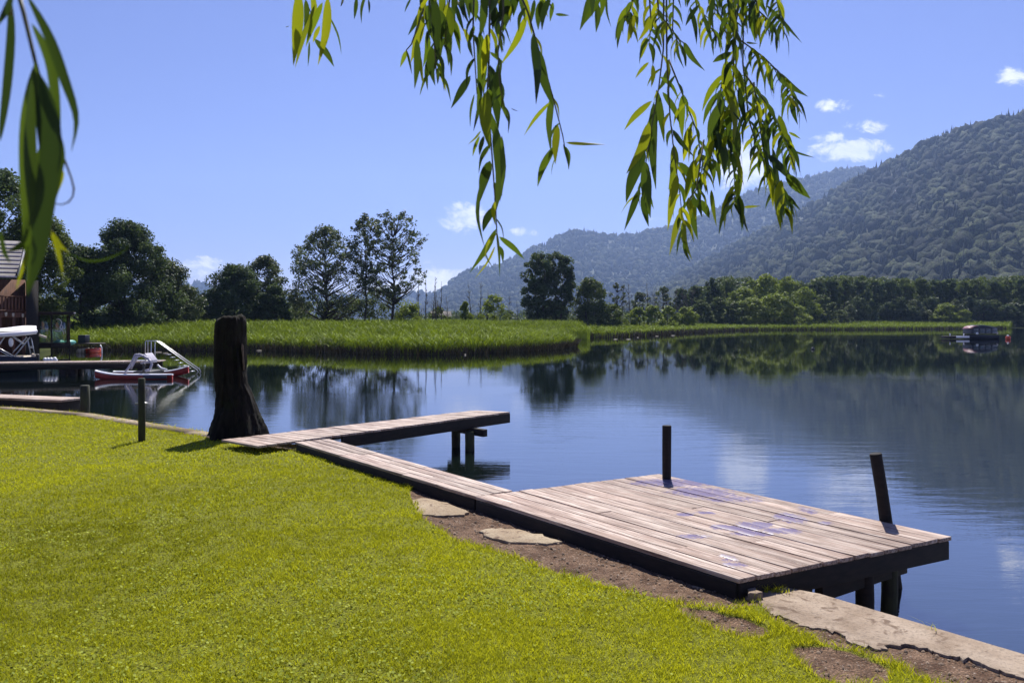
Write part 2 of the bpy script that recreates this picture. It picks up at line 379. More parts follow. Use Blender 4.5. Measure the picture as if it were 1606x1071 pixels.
# ------------------------------------------------------------------ near shore: lawn
SHORE = [(-26,19),(-13,15.4),(-9.6,13.95),(-7.3,12.85),(-4.56,10.85),(-3.4,10.05),(-2.15,9.22),(-.15,6.5),(1.45,4.62),(1.84,4.45),(2.52,3.64),(3.6,2.3),(6,-.8),(9,-5),(14,-14)]
LAWN = SHORE + [(14,-30),(-30,-30),(-30,19)]
def gz(x, y):
    d = poly_dist(x, y, SHORE, False)
    return .405 + .05*np.clip(d/3.0, 0, 1) + .03*np.clip((d-3)/6, 0, 1) + .035*(vnoise(x, y, .55, 2)-.5)*np.clip(d, 0, 1) + .012*(vnoise(x, y, 3.1, 2)-.5)
def pxpoly(pts, z=.41): return [tuple(gp(u, v, z))[:2] for u, v in pts]
DIRT = [pxpoly([(640,765),(760,785),(1160,930),(1200,948),(1150,952),(1060,946),(1000,932),(930,914),(850,890),(770,858),(700,838),(665,815)]),
        pxpoly([(1055,948),(1110,958),(1180,975),(1215,990),(1180,1002),(1120,985),(1075,968)]),
        pxpoly([(1180,930),(1280,930),(1660,1045),(1660,1120),(1510,1090),(1400,1040),(1330,1018),(1250,992),(1205,966)]),
        pxpoly([(1240,1015),(1330,1020),(1400,1050),(1390,1075),(1300,1070),(1250,1040)]),
        pxpoly([(705,832),(745,838),(760,850),(720,850)])]
def dirt_amt(x, y):
    d = np.zeros(np.shape(x))
    for P in DIRT:
        s = np.where(in_poly(x, y, P), 1, -1)*poly_dist(x, y, P); d = np.maximum(d, np.clip(.5+s/.10, 0, 1))
    e = poly_dist(x, y, SHORE, False); d = np.maximum(d, np.clip(1-e/.07, 0, 1)*.8)
    return np.clip(d+(vnoise(x, y, 5, 3)-.5)*.9*(d > .01)*(d < .999), 0, 1)
def strip_surface(x0, x1, y0, y1, step, name):
    xs = np.arange(x0, x1+step/2, step); ys = np.arange(y0, y1+step/2, step); X, Y = np.meshgrid(xs, ys)
    return X, Y
def build_lawn():
    # near grid (fine) and outer sheet (coarse) joined as one mesh on shared world grid
    mb = MB()
    xs = np.concatenate([np.arange(-30, -8, .5), np.arange(-8, 4, .04), np.arange(4, 14.1, .5)])
    ys = np.concatenate([np.arange(-30, 2, .5), np.arange(2, 14, .04), np.arange(14, 19.6, .4)])
    X, Y = np.meshgrid(xs, ys); ins = in_poly(X, Y, LAWN)
    # pull outside neighbours onto the shoreline so that the edge is clean
    S = np.array(SHORE); D = poly_dist(X, Y, SHORE, False)
    Xc, Yc = X.copy(), Y.copy(); near = (~ins) & (D < .8)
    bx = np.zeros_like(X); by = np.zeros_like(Y); best = np.full(X.shape, 1e9)
    for i in range(len(S)-1):
        a, bb = S[i], S[i+1]; ab = bb-a; t = np.clip(((X-a[0])*ab[0]+(Y-a[1])*ab[1])/(ab@ab), 0, 1)
        qx, qy = a[0]+t*ab[0], a[1]+t*ab[1]; d = np.hypot(X-qx, Y-qy); m = d < best
        bx[m] = qx[m]; by[m] = qy[m]; best[m] = d[m]
    Xc[near] = bx[near]; Yc[near] = by[near]
    Z = gz(Xc, Yc); dr = dirt_amt(Xc, Yc)
    Z = Z - .015*dr + .02*dr*(vnoise(Xc, Yc, 14, 3)-.5)
    ny, nx = X.shape; ok = ins.copy(); idx = np.arange(nx*ny).reshape(ny, nx)
    q = np.stack([idx[:-1,:-1], idx[:-1,1:], idx[1:,1:], idx[1:,:-1]], -1).reshape(-1, 4)
    okf = (ins.ravel()[q]).any(1) & ((ins | near).ravel()[q]).all(1)
    mb.add(np.stack([Xc, Yc, Z], -1).reshape(-1, 3), q[okf], 0.5)
    o = mb.build('lawn', M_GROUND, smooth=True)
    a = o.data.attributes.new('dirt', 'FLOAT', 'POINT'); a.data.foreach_set('value', dr.ravel().astype(np.float32))
    tag(o, kind='structure')
build_lawn()

def blades(pos, h, w, lean, tone, mb, az=None):
    n = len(pos); az = rng.random(n)*2*np.pi if az is None else az; la = rng.random(n)*2*np.pi
    side = np.stack([np.cos(az), np.sin(az), np.zeros(n)], 1)*w[:, None]/2
    ld = np.stack([np.cos(la), np.sin(la), np.zeros(n)], 1)*(lean*h)[:, None]
    up = np.array([0, 0, 1.0])[None]*h[:, None]
    V = np.empty((n, 4, 3)); V[:, 0] = pos-side; V[:, 1] = pos+side
    V[:, 2] = pos+up*.55+ld*.3+side*.75; V[:, 3] = pos+up+ld
    V2 = np.empty((n, 5, 3)); V2[:, 0] = V[:, 0]; V2[:, 1] = V[:, 1]; V2[:, 2] = V[:, 2]; V2[:, 3] = pos+up*.55+ld*.3-side*.75; V2[:, 4] = V[:, 3]
    base = (np.arange(n)*5)[:, None]
    mb.add(V2.reshape(-1, 3), [base+np.array([[0,1,2,3]]), base+np.array([[3,2,4]])], np.repeat(tone, 5))
def build_grass():
    mb = MB(); cl = MB()
    PX = []
    for (ya, yb, dens, wm) in ((2.9,4.2,21000,1.0),(4.2,5.8,13000,1.2),(5.8,8.2,6500,1.6),(8.2,14.2,2700,2.4)):
        xa, xb = -.74*yb-.3, .6*yb+.3
        n = int(dens*(xb-xa)*(yb-ya)); x = rng.uniform(xa, xb, n); y = rng.uniform(ya, yb, n)
        k = (np.abs(x) < .72*y+.2) & in_poly(x, y, LAWN); x, y = x[k], y[k]
        d = dirt_amt(x, y); k = d < .42+.1*rng.random(len(x)); x, y, d = x[k], y[k], d[k]
        tu = vnoise(x, y, 2.2, 3); ti_ = vnoise(x, y, 11, 2); k = rng.random(len(x)) < np.clip(2.4*(ti_-.20), .3, 1)*(.6+.7*tu); x, y, d, tu = x[k], y[k], d[k], tu[k]
        z = gz(x, y); edge = poly_dist(x, y, SHORE, False); n = len(x)
        big = vnoise(x, y, .35, 3)
        h = (.012+.014*rng.random(n)+.012*tu)*(1+1.3*np.clip(1-edge/.35, 0, 1)*rng.random(n)+1.0*(d > .08)*rng.random(n))
        w = (.0026+.0022*rng.random(n))*wm
        tone = np.clip(.8*big+.4*tu-.12+.35*(rng.random(n)-.5), 0, 1)
        blades(np.stack([x, y, z-.004], 1), h, w, .3+1.1*rng.random(n), tone, mb)
    tag(mb.build('grass', F_GRASS), 'short sunlit yellow green grass covering the lawn', 'grass', kind='stuff')
    # clover / broad weed leaflets
    n = 30000; y = 2.9+8*rng.random(n)**1.6; x = rng.uniform(-.72, .72, n)*y
    k = in_poly(x, y, LAWN) & (dirt_amt(x, y) < .3) & (rng.random(n) < np.clip(3.2*(vnoise(x, y, 1.1, 3)-.38), .03, 1)); x, y = x[k], y[k]; n = len(x)
    z = gz(x, y)+.012+.016*rng.random(n); r = .0035+.0035*rng.random(n)+.0004*y
    a = rng.random(n)*6.28; ti = (rng.random((n, 2))-.5)*1.6
    V = []
    for j in range(5):
        an = a+2*math.pi*j/5; dx, dy = np.cos(an)*r, np.sin(an)*r
        V.append(np.stack([x+dx, y+dy, z+dx*ti[:, 0]+dy*ti[:, 1]], 1))
    V = np.stack(V, 1).reshape(-1, 3); f = (np.arange(n)*5)[:, None]+np.arange(5)[None]
    cl.add(V, f, np.repeat(rng.random(n), 5))
    tag(cl.build('clover', F_CLOVER), 'small pale clover leaves scattered through the lawn', 'clover', kind='stuff')
    # pebbles and bark chips on bare soil
    mb = MB(); n = 9000; y = rng.uniform(3, 7.5, n); x = rng.uniform(-1.2, 3.2, n)
    k = in_poly(x, y, LAWN) & (dirt_amt(x, y) > .7); x, y = x[k], y[k]; n = len(x); z = gz(x, y)-.012
    L = .003+.009*rng.random(n)**2; wd = L*(.35+.5*rng.random(n)); hh = L*.5; a = rng.random(n)*6.28
    c, s = np.cos(a), np.sin(a); V = []
    for (i, j, kz) in ((-1,-1,0),(1,-1,0),(1,1,0),(-1,1,0),(-.6,-.6,1),(.6,-.5,1),(.5,.6,1),(-.6,.5,1)):
        V.append(np.stack([x+(i*L*c-j*wd*s), y+(i*L*s+j*wd*c), z+kz*hh*1.4], 1))
    V = np.stack(V, 1).reshape(-1, 3); q = np.array([[4,5,6,7],[0,1,5,4],[1,2,6,5],[2,3,7,6],[3,0,4,7]])
    mb.add(V, ((np.arange(n)*8)[:, None, None]+q[None]).reshape(-1, 4), np.repeat(rng.random(n), 8))
    m, t, p, o = new_mat('bark_chips'); at = t.a('ShaderNodeAttribute', attribute_name='tone').outputs['Fac']
    setin(t, p, Base_Color=t.mix(at, (.05,.03,.02), (.26,.185,.13)), Roughness=.9)
    tag(mb.build('wood_chips', m), 'brown wood chips and grit on the bare soil beside the deck', 'wood chips', kind='stuff')
build_grass()

# ------------------------------------------------------------------ bank wall and stones
def ragged(p0, p1, n, amp, seed):
    r = random.Random(seed); out = []; p0, p1 = Vector(p0[:2]), Vector(p1[:2]); d = (p1-p0); nrm = Vector((-d.y, d.x)).normalized()
    for i in range(n):
        q = p0+d*(i/n)+nrm*(r.random()-.5)*2*amp*(0 if i == 0 else 1); out.append((q.x, q.y))
    return out
def bank_wall():
    t = thing('retaining_wall', (1.9, 4.0, 0), 'weathered concrete bank wall with broken edge right of the wooden platform', 'wall')
    top = .411
    outer = [(1.30,4.83),(1.86,4.47),(2.54,3.66),(3.62,2.32),(6.02,-.78),(9.02,-4.98)]
    inner_px = [(1163,930),(1185,944),(1207,961),(1225,967),(1263,982),(1290,988),(1320,995),(1338,1008),(1361,1015),(1390,1016),(1420,1010),(1450,1016),(1490,1028),(1530,1035),(1560,1048),(1606,1062),(1650,1080)]
    inner = pxpoly(inner_px, top); rr = random.Random(3); inn = []
    for i in range(len(inner)-1):
        for k in range(5):
            f = k/5; inn.append((inner[i][0]*(1-f)+inner[i+1][0]*f+rr.uniform(-.02,.02), inner[i][1]*(1-f)+inner[i+1][1]*f+rr.uniform(-.018,.03)))
    inn += [(2.6,2.6),(5.3,-1.3),(8.4,-5.3)]
    mb = MB(); mb.prism(outer + inn[::-1], .30, top); mb.build('wall_cap', M_CONC, t, bevel=.006)
    mb = MB()
    S2 = [(-9.6,13.95),(-7.3,12.85),(-4.56,10.85),(-3.4,10.05),(-2.15,9.22),(-.15,6.5),(1.30,4.80),(1.83,4.44),(2.51,3.63),(3.59,2.29),(6,-.8),(9,-5)]
    off = [(a-.18, c-.16) for a, c in S2]
    for i in range(len(S2)-1):
        mb.prism([S2[i], S2[i+1], off[i+1], off[i]], -1.5, .395 if i > 5 else (.30 if i > 3 else .43))
    mb.build('wall_face', M_CONC, t, bevel=0)
    for i, (pts, lab) in enumerate([([(643,782),(665,779),(700,786),(737,801),(722,806),(690,806),(660,806),(652,795)], 'flat pale stone slab in the soil beside the narrow boardwalk'),
                     ([(752,830),(775,826),(815,828),(848,836),(882,847),(860,850),(800,848),(765,840)], 'flat worn stone slab in the soil beside the square platform'),
                     ([(1163,925),(1185,924),(1192,934),(1178,940)], 'small dark broken stone under the near platform corner')]):
        mb = MB(); P = pxpoly(pts, .42); Q = []
        for j in range(len(P)):
            a, c = P[j], P[(j+1) % len(P)]
            for k in range(4): f = k/4; Q.append((a[0]*(1-f)+c[0]*f+rr.uniform(-.018,.018), a[1]*(1-f)+c[1]*f+rr.uniform(-.02,.02)))
        mb.prism(Q, .33, .413 if i < 2 else .45); o = mb.build('stone_slab', M_SLAB if i < 2 else M_CONC, bevel=.005)
        tag(o, lab, 'stone')
bank_wall()

# ------------------------------------------------------------------ decks
ZD = .52
def boards(mb, A, B, Cc, D, n, ends=None, gap=.010, th=.028, split=None, seed=1):
    """quad A-B (start edge) .. D-C (end edge); boards run from edge AD? -> boards run A->B direction, n across A->D"""
    r = random.Random(seed); A, B, Cc, D = [Vector((p[0], p[1])) for p in (A, B, Cc, D)]
    across = (D-A).length
    for i in range(n):
        f0 = i/n+gap/2/across; f1 = (i+1)/n-gap/2/across
        a0, a1 = A.lerp(D, f0), A.lerp(D, f1); b0, b1 = B.lerp(Cc, f0), B.lerp(Cc, f1)
        cuts = [0, 1]
        if split: cuts = [0]+sorted(split(i, r))+[1]
        for c0, c1 in zip(cuts[:-1], cuts[1:]):
            e = .0025/((b0-a0).length) if len(cuts) > 2 else 0
            s0 = c0 + (e if c0 > 0 else -r.uniform(0, .004)); s1 = c1 - (e if c1 < 1 else -r.uniform(0, .004))
            q = [a0.lerp(b0, s0), a0.lerp(b0, s1), a1.lerp(b1, s1), a1.lerp(b1, s0)]
            dz = r.uniform(-.0025, .0025); z = [ZD+dz+r.uniform(-.002, .002) for _ in range(4)]
            vs = [(q[k].x, q[k].y, z[k]-th) for k in range(4)]+[(q[k].x, q[k].y, z[k]) for k in range(4)]
            cr = (q[1]-q[0]).cross(q[2]-q[1])
            f = np.array([[3,2,1,0],[4,5,6,7],[0,1,5,4],[1,2,6,5],[2,3,7,6],[3,0,4,7]])
            if cr < 0: f = f[:, ::-1]
            mb.add(vs, f, r.random())
def g2(u, v): p = gp(u, v, ZD); return (p.x, p.y)
# square platform
NL, NR, FR, FL = g2(745,778), g2(1158,907.5), g2(1491,841), g2(1036,743)
dirP = (Vector(NR)-Vector(NL)).normalized()
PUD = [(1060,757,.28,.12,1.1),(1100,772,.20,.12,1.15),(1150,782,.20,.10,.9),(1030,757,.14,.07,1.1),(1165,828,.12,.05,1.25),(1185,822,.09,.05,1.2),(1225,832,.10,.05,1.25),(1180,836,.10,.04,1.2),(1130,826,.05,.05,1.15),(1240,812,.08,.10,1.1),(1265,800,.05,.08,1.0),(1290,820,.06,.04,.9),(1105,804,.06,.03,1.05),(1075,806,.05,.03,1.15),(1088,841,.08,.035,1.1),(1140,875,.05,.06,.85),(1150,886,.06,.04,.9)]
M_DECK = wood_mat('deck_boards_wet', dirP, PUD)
plat = thing('swimming_platform', (NL[0], NL[1], 0), 'square weathered wooden swimming platform with wet patches over the water', 'platform')
mb = MB(); boards(mb, NL, NR, FR, FL, 14, split=lambda i, r: ([r.uniform(.62,.8)] if i % 4 == 1 else ([.36+r.random()*.1] if i % 5 == 3 else [])), seed=4)
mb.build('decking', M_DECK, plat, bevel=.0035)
def v3(p, z): return Vector((p[0], p[1], z))
mb = MB()
def edge_beam(mb, p, q, h, inset, w=.045, zt=ZD-.03):
    p, q = Vector(p), Vector(q); d = (q-p).normalized(); n = Vector((d.y, -d.x))  # right-hand side
    a = p - n*0 + n*inset; bq = q + n*inset
    mb.box((a.x, a.y, zt-h/2), (bq.x, bq.y, zt-h/2), w, h)
    return mb
cen = (Vector(NL)+Vector(NR)+Vector(FR)+Vector(FL))/4
for (p, q) in ((NL, NR), (NR, FR), (FR, FL), (FL, NL)):
    p, q = Vector(p), Vector(q); s = .985
    mb2 = MB(); pp, qq = cen+(p-cen)*s, cen+(q-cen)*s
    mb2.box((pp.x, pp.y, ZD-.031-.065), (qq.x, qq.y, ZD-.031-.065), .045, .13); mb2.build('edge_beam', M_DARKWOOD, plat, bevel=.004)
mb = MB()
for f in (.25, .5, .75):
    a = Vector(NL).lerp(Vector(FL), f); c = Vector(NR).lerp(Vector(FR), f)
    a2, c2 = a.lerp(c, .03), a.lerp(c, .97); mb.box((a2.x, a2.y, ZD-.085), (c2.x, c2.y, ZD-.085), .06, .10)
mb.build('joists', M_DARKWOOD, plat)
def pile(t, u, vtop, vbot, Y, wpx, lean=0, name='pile', ztop=None, zbot=-1.2, mat=None, r=None, label=None):
    p = px(u, vtop, Y); q = px(u, vbot, Y); w = wpx/FPX*Y; mb = MB(); rr = random.Random(int(u))
    zt = p.z if ztop is None else ztop; pts = []; N = 9; 
    for i in range(N):
        f = i/(N-1); z = zt+(zbot-zt)*f
        pts.append((p.x+lean*(zt-z)+rr.uniform(-.003,.003), Y+rr.uniform(-.003,.003), z))
    mb.tube(pts, [w/2*(1+rr.uniform(-.04,.04)) for _ in pts], 14); o = mb.build(name, mat or M_PILE, t, bevel=.006)
    if label: o['label'] = label
    return o
# posts standing above the platform
pile(plat, 1046, 667, 755, 7.18, 14, name='mooring_post', mat=M_DARKWOOD)
pile(plat, 1374, 711, 822, 5.72, 18.5, lean=.15, name='mooring_post', mat=M_DARKWOOD, label='leaning mooring post')
pile(plat, 1356, 870, 960, 5.02, 27, ztop=.36, mat=M_DARKWOOD); pile(plat, 1396, 880, 960, 5.20, 24, lean=-.03, ztop=.34, label='moss green pile')
pile(plat, 1262, 905, 930, 4.78, 24, ztop=.36); pile(plat, 1100, 800, 860, 7.0, 18, ztop=.4); pile(plat, 1040, 900, 960, 6.2, 18, ztop=.4)
mb = MB(); a, c = px(1340, 880, 5.0), px(1417, 880, 5.28); mb.box((a.x-.35, 4.74, .325), (c.x, 5.28, .325), .06, .12); mb.build('cross_beam', M_DARKWOOD, plat, bevel=.004)
# boardwalk
BA, BB, BC, BD = g2(462,693), NL, g2(805,769), g2(517,688.5)
dirB = (Vector(BB)-Vector(BA)).normalized(); M_WALK = wood_mat('boardwalk_boards', dirB)
walk = thing('boardwalk', (BA[0], BA[1], 0), 'narrow wooden boardwalk along the lawn edge joining jetty and platform', 'boardwalk')
e = Vector(BB)-dirB*.006; ec = Vector(BC)-dirB*.006
mb = MB(); boards(mb, BA, e, ec, BD, 4, split=lambda i, r: [r.uniform(.25,.4), r.uniform(.6,.8)], seed=9); mb.build('decking', M_WALK, walk, bevel=.0035)
for p, q, s in ((BA, e, .02), (BD, ec, -.02)):
    p, q = Vector(p), Vector(q); d = (q-p).normalized(); n = Vector((-d.y, d.x))*s; p = p+n+d*.05; q = q+n
    mb = MB(); mb.box((p.x, p.y, ZD-.031-.06), (q.x, q.y, ZD-.031-.06), .045, .12); mb.build('edge_beam', M_DARKWOOD, walk, bevel=.004)
# short jetty
JA, JB, JC, JD = g2(404,700), g2(800,646), g2(747,643.5), g2(347,690)
dJ = (Vector(JB)-Vector(JA)).normalized(); nJ = (Vector(JD)-Vector(JA)); M_JET = wood_mat('jetty_boards', nJ.normalized())
jet = thing('jetty', (JA[0], JA[1], 0), 'short wooden jetty of cross boards reaching into the lake beside the dead trunk', 'jetty')
mb = MB(); ZD0 = ZD; ZD = ZD+.006
boards(mb, JA, JD, JC, JB, 34, seed=12); ZD = ZD0; mb.build('decking', M_JET, jet, bevel=.003)
J1 = Vector(JA).lerp(Vector(JB), .27)
for p, q, s in ((J1, Vector(JB), .02), (Vector(JD).lerp(Vector(JC), .25), Vector(JC), -.02)):
    d = (q-p).normalized(); n = Vector((-d.y, d.x))*s; p = p+n; q = q+n
    mb = MB(); mb.box((p.x, p.y, ZD-.027-.075), (q.x, q.y, ZD-.027-.075), .045, .15); mb.build('edge_beam', M_DARKWOOD, jet, bevel=.004)
p, q = Vector(JC), Vector(JB); mb = MB(); mb.box((p.x-.02, p.y-.01, ZD-.1), (q.x-.02, q.y-.01, ZD-.1), .04, .15); mb.build('end_beam', M_DARKWOOD, jet, bevel=.004)
pile(jet, 715, 672, 708, 11.95, 14, ztop=.31); pile(jet, 737, 672, 712, 11.6, 15, ztop=.31)
mb = MB(); a = px(705, 672, 12.1); c = px(761, 672, 11.45); mb.box((a.x, a.y, .30), (c.x, c.y, .30), .09, .11); mb.build('cross_beam', M_DARKWOOD, jet, bevel=.004)

# ------------------------------------------------------------------ dead trunk
def dead_trunk():
    Y = 10.42; base = px(370, 683, Y); t = thing('tree_stump', (base.x, Y, .42), 'tall dark dead tree trunk with broken top beside the short jetty', 'tree stump')
    rows = [(700,326,418),(684,330,413),(672,332,411),(660,334,408),(640,340,402),(620,341,396),(600,339,388),(580,337,385),(560,337,384.5),(540,337,384),(520,338,384),(505,339,384),(497,341,382),(493.5,345,378)]
    rows = rows[::-1]; zs = np.array([H-(v-HV)/FPX*Y for v, _, _ in rows]); L = np.array([(a-CU)/FPX*Y for _, a, _ in rows]); Rr = np.array([(c-CU)/FPX*Y for _, _, c in rows])
    NR_, NS = 110, 72; z = np.linspace(.30, zs[0], NR_); Li = np.interp(z, zs[::-1], L[::-1]); Ri = np.interp(z, zs[::-1], Rr[::-1])
    V = []; 
    for i in range(NR_):
        cx, r = (Li[i]+Ri[i])/2, (Ri[i]-Li[i])/2
        for k in range(NS):
            a = 2*math.pi*k/NS; d = Vector((math.cos(a), math.sin(a), 0))
            low = max(0, 1-(z[i]-.42)/.75)
            f = 1+.10*noise.noise(Vector((d.x*2.2, d.y*2.2, z[i]*1.3)))+.07*noise.noise(Vector((d.x*7, d.y*7, z[i]*2.2)))+.055*noise.noise(Vector((d.x*18, d.y*18, z[i]*6+3)))+.03*noise.noise(Vector((d.x*40, d.y*40, z[i]*22)))
            f += .16*low*abs(math.sin(a*2.5+.6))**2*low - .03*low
            zz = z[i]
            if i > NR_-14: zz -= .10*(d.x*-.2+.35*noise.noise(Vector((d.x*2.5, d.y*2.5, 5)))+.2)*((i-(NR_-14))/13)**1.5
            V.append((cx+d.x*r*f, Y+d.y*r*f*.92, zz))
    fs = [[i*NS+k, i*NS+(k+1) % NS, (i+1)*NS+(k+1) % NS, (i+1)*NS+k] for i in range(NR_-1) for k in range(NS)]
    mb = MB(); top = len(V); V.append(((Li[-1]+Ri[-1])/2, Y, z[-1]-.05))
    tri = [[(NR_-1)*NS+k, (NR_-1)*NS+(k+1) % NS, top] for k in range(NS)]
    mb.add(V, [np.array(fs), np.array(tri)]); mb.build('trunk', M_STUMP, t, smooth=True)
    # bare split wood on the right flank
    mb = MB(); P = [(379,538),(382,542),(382.5,560),(384,574),(383,582),(381,578),(380,566),(379.5,556),(378,546)]
    vs = []
    fr = [px(u, v, Y-.155) for u, v in P]; bk = [px(u, v, Y-.05) for u, v in P]; n = len(P)
    mb.add([tuple(p) for p in fr]+[tuple(p) for p in bk], [np.array([list(range(n))]), np.array([[i, n+i, n+(i+1) % n, (i+1) % n] for i in range(n)])])
    mb.build('bare_wood', M_SCAR, t, bevel=.004)
    mb = MB()
    for (u0, v0, u1, v1, dz) in ((372,545,376,610,.17),(350,560,348,640,.19),(338,515,336.5,590,.02),(362,620,372,670,.24)):
        a, c = px(u0, v0, Y-dz), px(u1, v1, Y-dz-.03); mb.tube([a, a.lerp(c, .5)+Vector((.01,-.012,0)), c], [.012, .02, .01], 7)
    mb.build('bark_strips', M_STUMP, t)
dead_trunk()

# ------------------------------------------------------------------ small shore posts and left edge jetty
def post_thing(name, u, vt, vb, z0, wpx, label, cat, mat, bands=False):
    g = gp(u, vb, z0); t = thing(name, (g.x, g.y, z0), label, cat); w = wpx/FPX*g.y; zt = H-(vt-HV)/FPX*g.y
    mb = MB(); mb.tube([(g.x, g.y, z0-.4), (g.x+.004, g.y, (z0+zt)/2), (g.x, g.y, zt-.01), (g.x, g.y, zt)], [w/2, w/2*1.03, w/2, w/2*.86], 14); mb.build('shaft', mat, t, smooth=False)
    return t, g, w, zt
t, g, w, zt = post_thing('wooden_post', 222, 593, 690, .44, 10.5, 'slim dark green post standing in the lawn left of the dead trunk', 'post', M_PILE)
mb = MB(); zb = H-(632-HV)/FPX*g.y; mb.tube([(g.x-w*.95, g.y, zb), (g.x+w*.95, g.y, zb)], .009, 8); mb.build('peg', M_METAL, t)
post_thing('wooden_post', 133, 604, 651, .30, 13.5, 'thick short mooring pile at the water edge near the low concrete ledge', 'post', M_PILE)
t = thing('low_jetty', (-8.6, 13.9, 0), 'low dark timber ledge with pale top at the left lawn edge', 'jetty')
Yl = 13.9; a = px(118, 626, Yl)
mb = MB(); mb.box((a.x-.04, Yl-.1, a.z-.02-.15), (a.x-8, Yl+2.3, a.z-.02-.15), .47, .30); mb.build('side_boards', M_DARKWOOD, t, bevel=.01)
mb = MB(); mb.box((a.x, Yl-.1, a.z), (a.x-8, Yl+2.3, a.z), .50, .04); mb.build('top_boards', wood_mat('ledge_boards', (-.96,.28)), t, bevel=.006)

# ------------------------------------------------------------------ far land and reeds
def w0(pts, z=0.0): return [tuple(gp(u, v, z))[:2] for u, v in pts]
FRONT = w0([(35,548),(115,549),(200,550),(330,550),(400,549),(500,553),(600,556),(700,556.5),(800,552.5),(870,548),(905,544),(903,540),(880,536),(845,533)])
BANK2 = w0([(860,531),(905,530),(960,529),(1000,527.5),(1040,525),(1080,522),(1130,519.5),(1190,517.5),(1260,517.2),(1350,517),(1430,516.6),(1500,516),(1580,515.4),(1700,515.4)])
LANDP = [(-420,200),(-160,70),(-60,58),(-36,54)] + [(a*1.035, c*1.05) for a, c in FRONT] + [(a*1.03, c*1.03) for a, c in BANK2] + [(260,170),(900,330),(900,620),(-420,620)]
mb = MB()
lx = np.concatenate([np.arange(-420,-40,20), np.arange(-40,140,2.5), np.arange(140,901,20)]); 
# simple triangulated polygon land just above the water
mb.prism(LANDP, -.8, .07); tag(mb.build('far_bank', M_BANK), kind='structure')
LAND2 = [(-460,640),(900,640),(3800,640),(3800,4200),(-3600,4200),(-3600,640)]
mb = MB(); mb.add([(-3600,560,.02),(4200,560,.02),(4200,4600,.02),(-3600,4600,.02)], np.array([[0,1,2,3]])); 
tag(mb.build('valley_floor', M_BANK), kind='structure')

def reeds():
    LF = FRONT[:]; 
    bed1 = LF + [(8,76),(8,100),(-20,110),(-75,110),(-75,60),(-40,52)]
    bed2 = BANK2[:-1] + [(127,187),(100,196),(60,192),(40,160),(12,118),(2,100)]
    mb = MB(); 
    def scatter(poly, edge, dens_edge, dens_in, wd, band, h0, h1, rise):
        P = np.array(poly); x0, y0 = P.min(0); x1, y1 = P.max(0)
        for dens, lo, hi in ((dens_edge, 0, band), (dens_in, band, 999)):
            n = int(dens*(x1-x0)*(y1-y0)); x = rng.uniform(x0, x1, n); y = rng.uniform(y0, y1, n)
            k = in_poly(x, y, poly) & (np.abs(x) < .78*y+4); x, y = x[k], y[k]; e = poly_dist(x, y, edge, False)
            wob = .8*(vnoise(x, y, .6, 2)-.5)
            k = (e+wob >= lo) & (e < hi) & (e > .9*vnoise(x, y, .9, 2)-.15); x, y, e = x[k], y[k], e[k]; n = len(x)
            big = vnoise(x, y, .12, 3); tu = vnoise(x, y, 1.1, 2)
            t3 = vnoise(x, y, 2.6, 2); h = (h0+(h1-h0)*rng.random(n))*(.80+.22*big)*(.80+.34*t3)*(.36+.64*np.clip((e+1.5*(tu-.5))/rise, 0, 1)**.8)*np.clip(.75+.3*rng.random(n)+e*.3, 0, 1)
            tone = np.clip(-.25+.6*rng.random(n)+.5*tu+.5*t3, 0, 1)
            k2 = rng.random(n) < .8; x2, y2, h2 = x[k2], y[k2], h[k2]; m2 = len(x2)
            blades(np.stack([x2+rng.normal(size=m2)*.1, y2+rng.normal(size=m2)*.1, h2*(.50+.42*rng.random(m2))], 1), np.full(m2, .28)*(.6+.8*rng.random(m2)), wd*(.8+.6*rng.random(m2)), .9+1.2*rng.random(m2), tone[k2], mb)
            blades(np.stack([x, y, np.full(n, -.03)], 1), h, wd*(.7+.6*rng.random(n)), (.05+.2*rng.random(n)), tone, mb)
    scatter(bed1, LF, 110, 42, .055, 3.0, 1.85, 2.25, 16.)
    scatter(bed2, BANK2, 22, 8, .11, 7.0, 1.55, 1.95, 22.)
    tag(mb.build('reed_bed', F_REED), 'broad belt of bright green reeds along the far bank', 'reeds', kind='stuff')
    mb2 = MB(); P = []  # short dark stalks put the shade at the reeds' foot into colour
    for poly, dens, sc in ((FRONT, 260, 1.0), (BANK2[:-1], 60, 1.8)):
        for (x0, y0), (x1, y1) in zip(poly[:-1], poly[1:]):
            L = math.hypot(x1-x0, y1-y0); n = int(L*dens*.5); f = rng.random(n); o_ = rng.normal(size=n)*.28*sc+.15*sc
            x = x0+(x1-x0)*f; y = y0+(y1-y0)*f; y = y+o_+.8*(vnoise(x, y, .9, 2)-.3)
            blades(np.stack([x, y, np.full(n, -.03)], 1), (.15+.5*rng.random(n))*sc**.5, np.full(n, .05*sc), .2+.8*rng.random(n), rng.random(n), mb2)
    tag(mb2.build('reed_foot_shade', foliage('reed_foot_shade_stalks', (.02,.018,.010), (.07,.055,.028), .1)), 'brown stalks at the waterline, coloured dark as shade below the green reeds', 'reeds', kind='stuff')
    # pale debris line on the water along the reeds
    mb = MB()
    for (u, v, L) in ((408,549.5,.9),(845,548.5,.4),(862,547.5,.6),(965,532,1.1),(985,532,1.3),(1030,527,1.0),(1055,526,1.4),(1000,529,.5),(250,552,1.2),(262,553.5,.8),(730,556,.3)):
        g = gp(u, v, .02); mb.ball((g.x, g.y-.2, .03), (L*.22, .07, .02), seg=8, rings=5)
    tag(mb.build('floating_petals', M_CREAM), 'pale floating scraps along the water edge of the reeds', 'debris', kind='stuff')
    # of sand at the foot of far reeds
reeds()

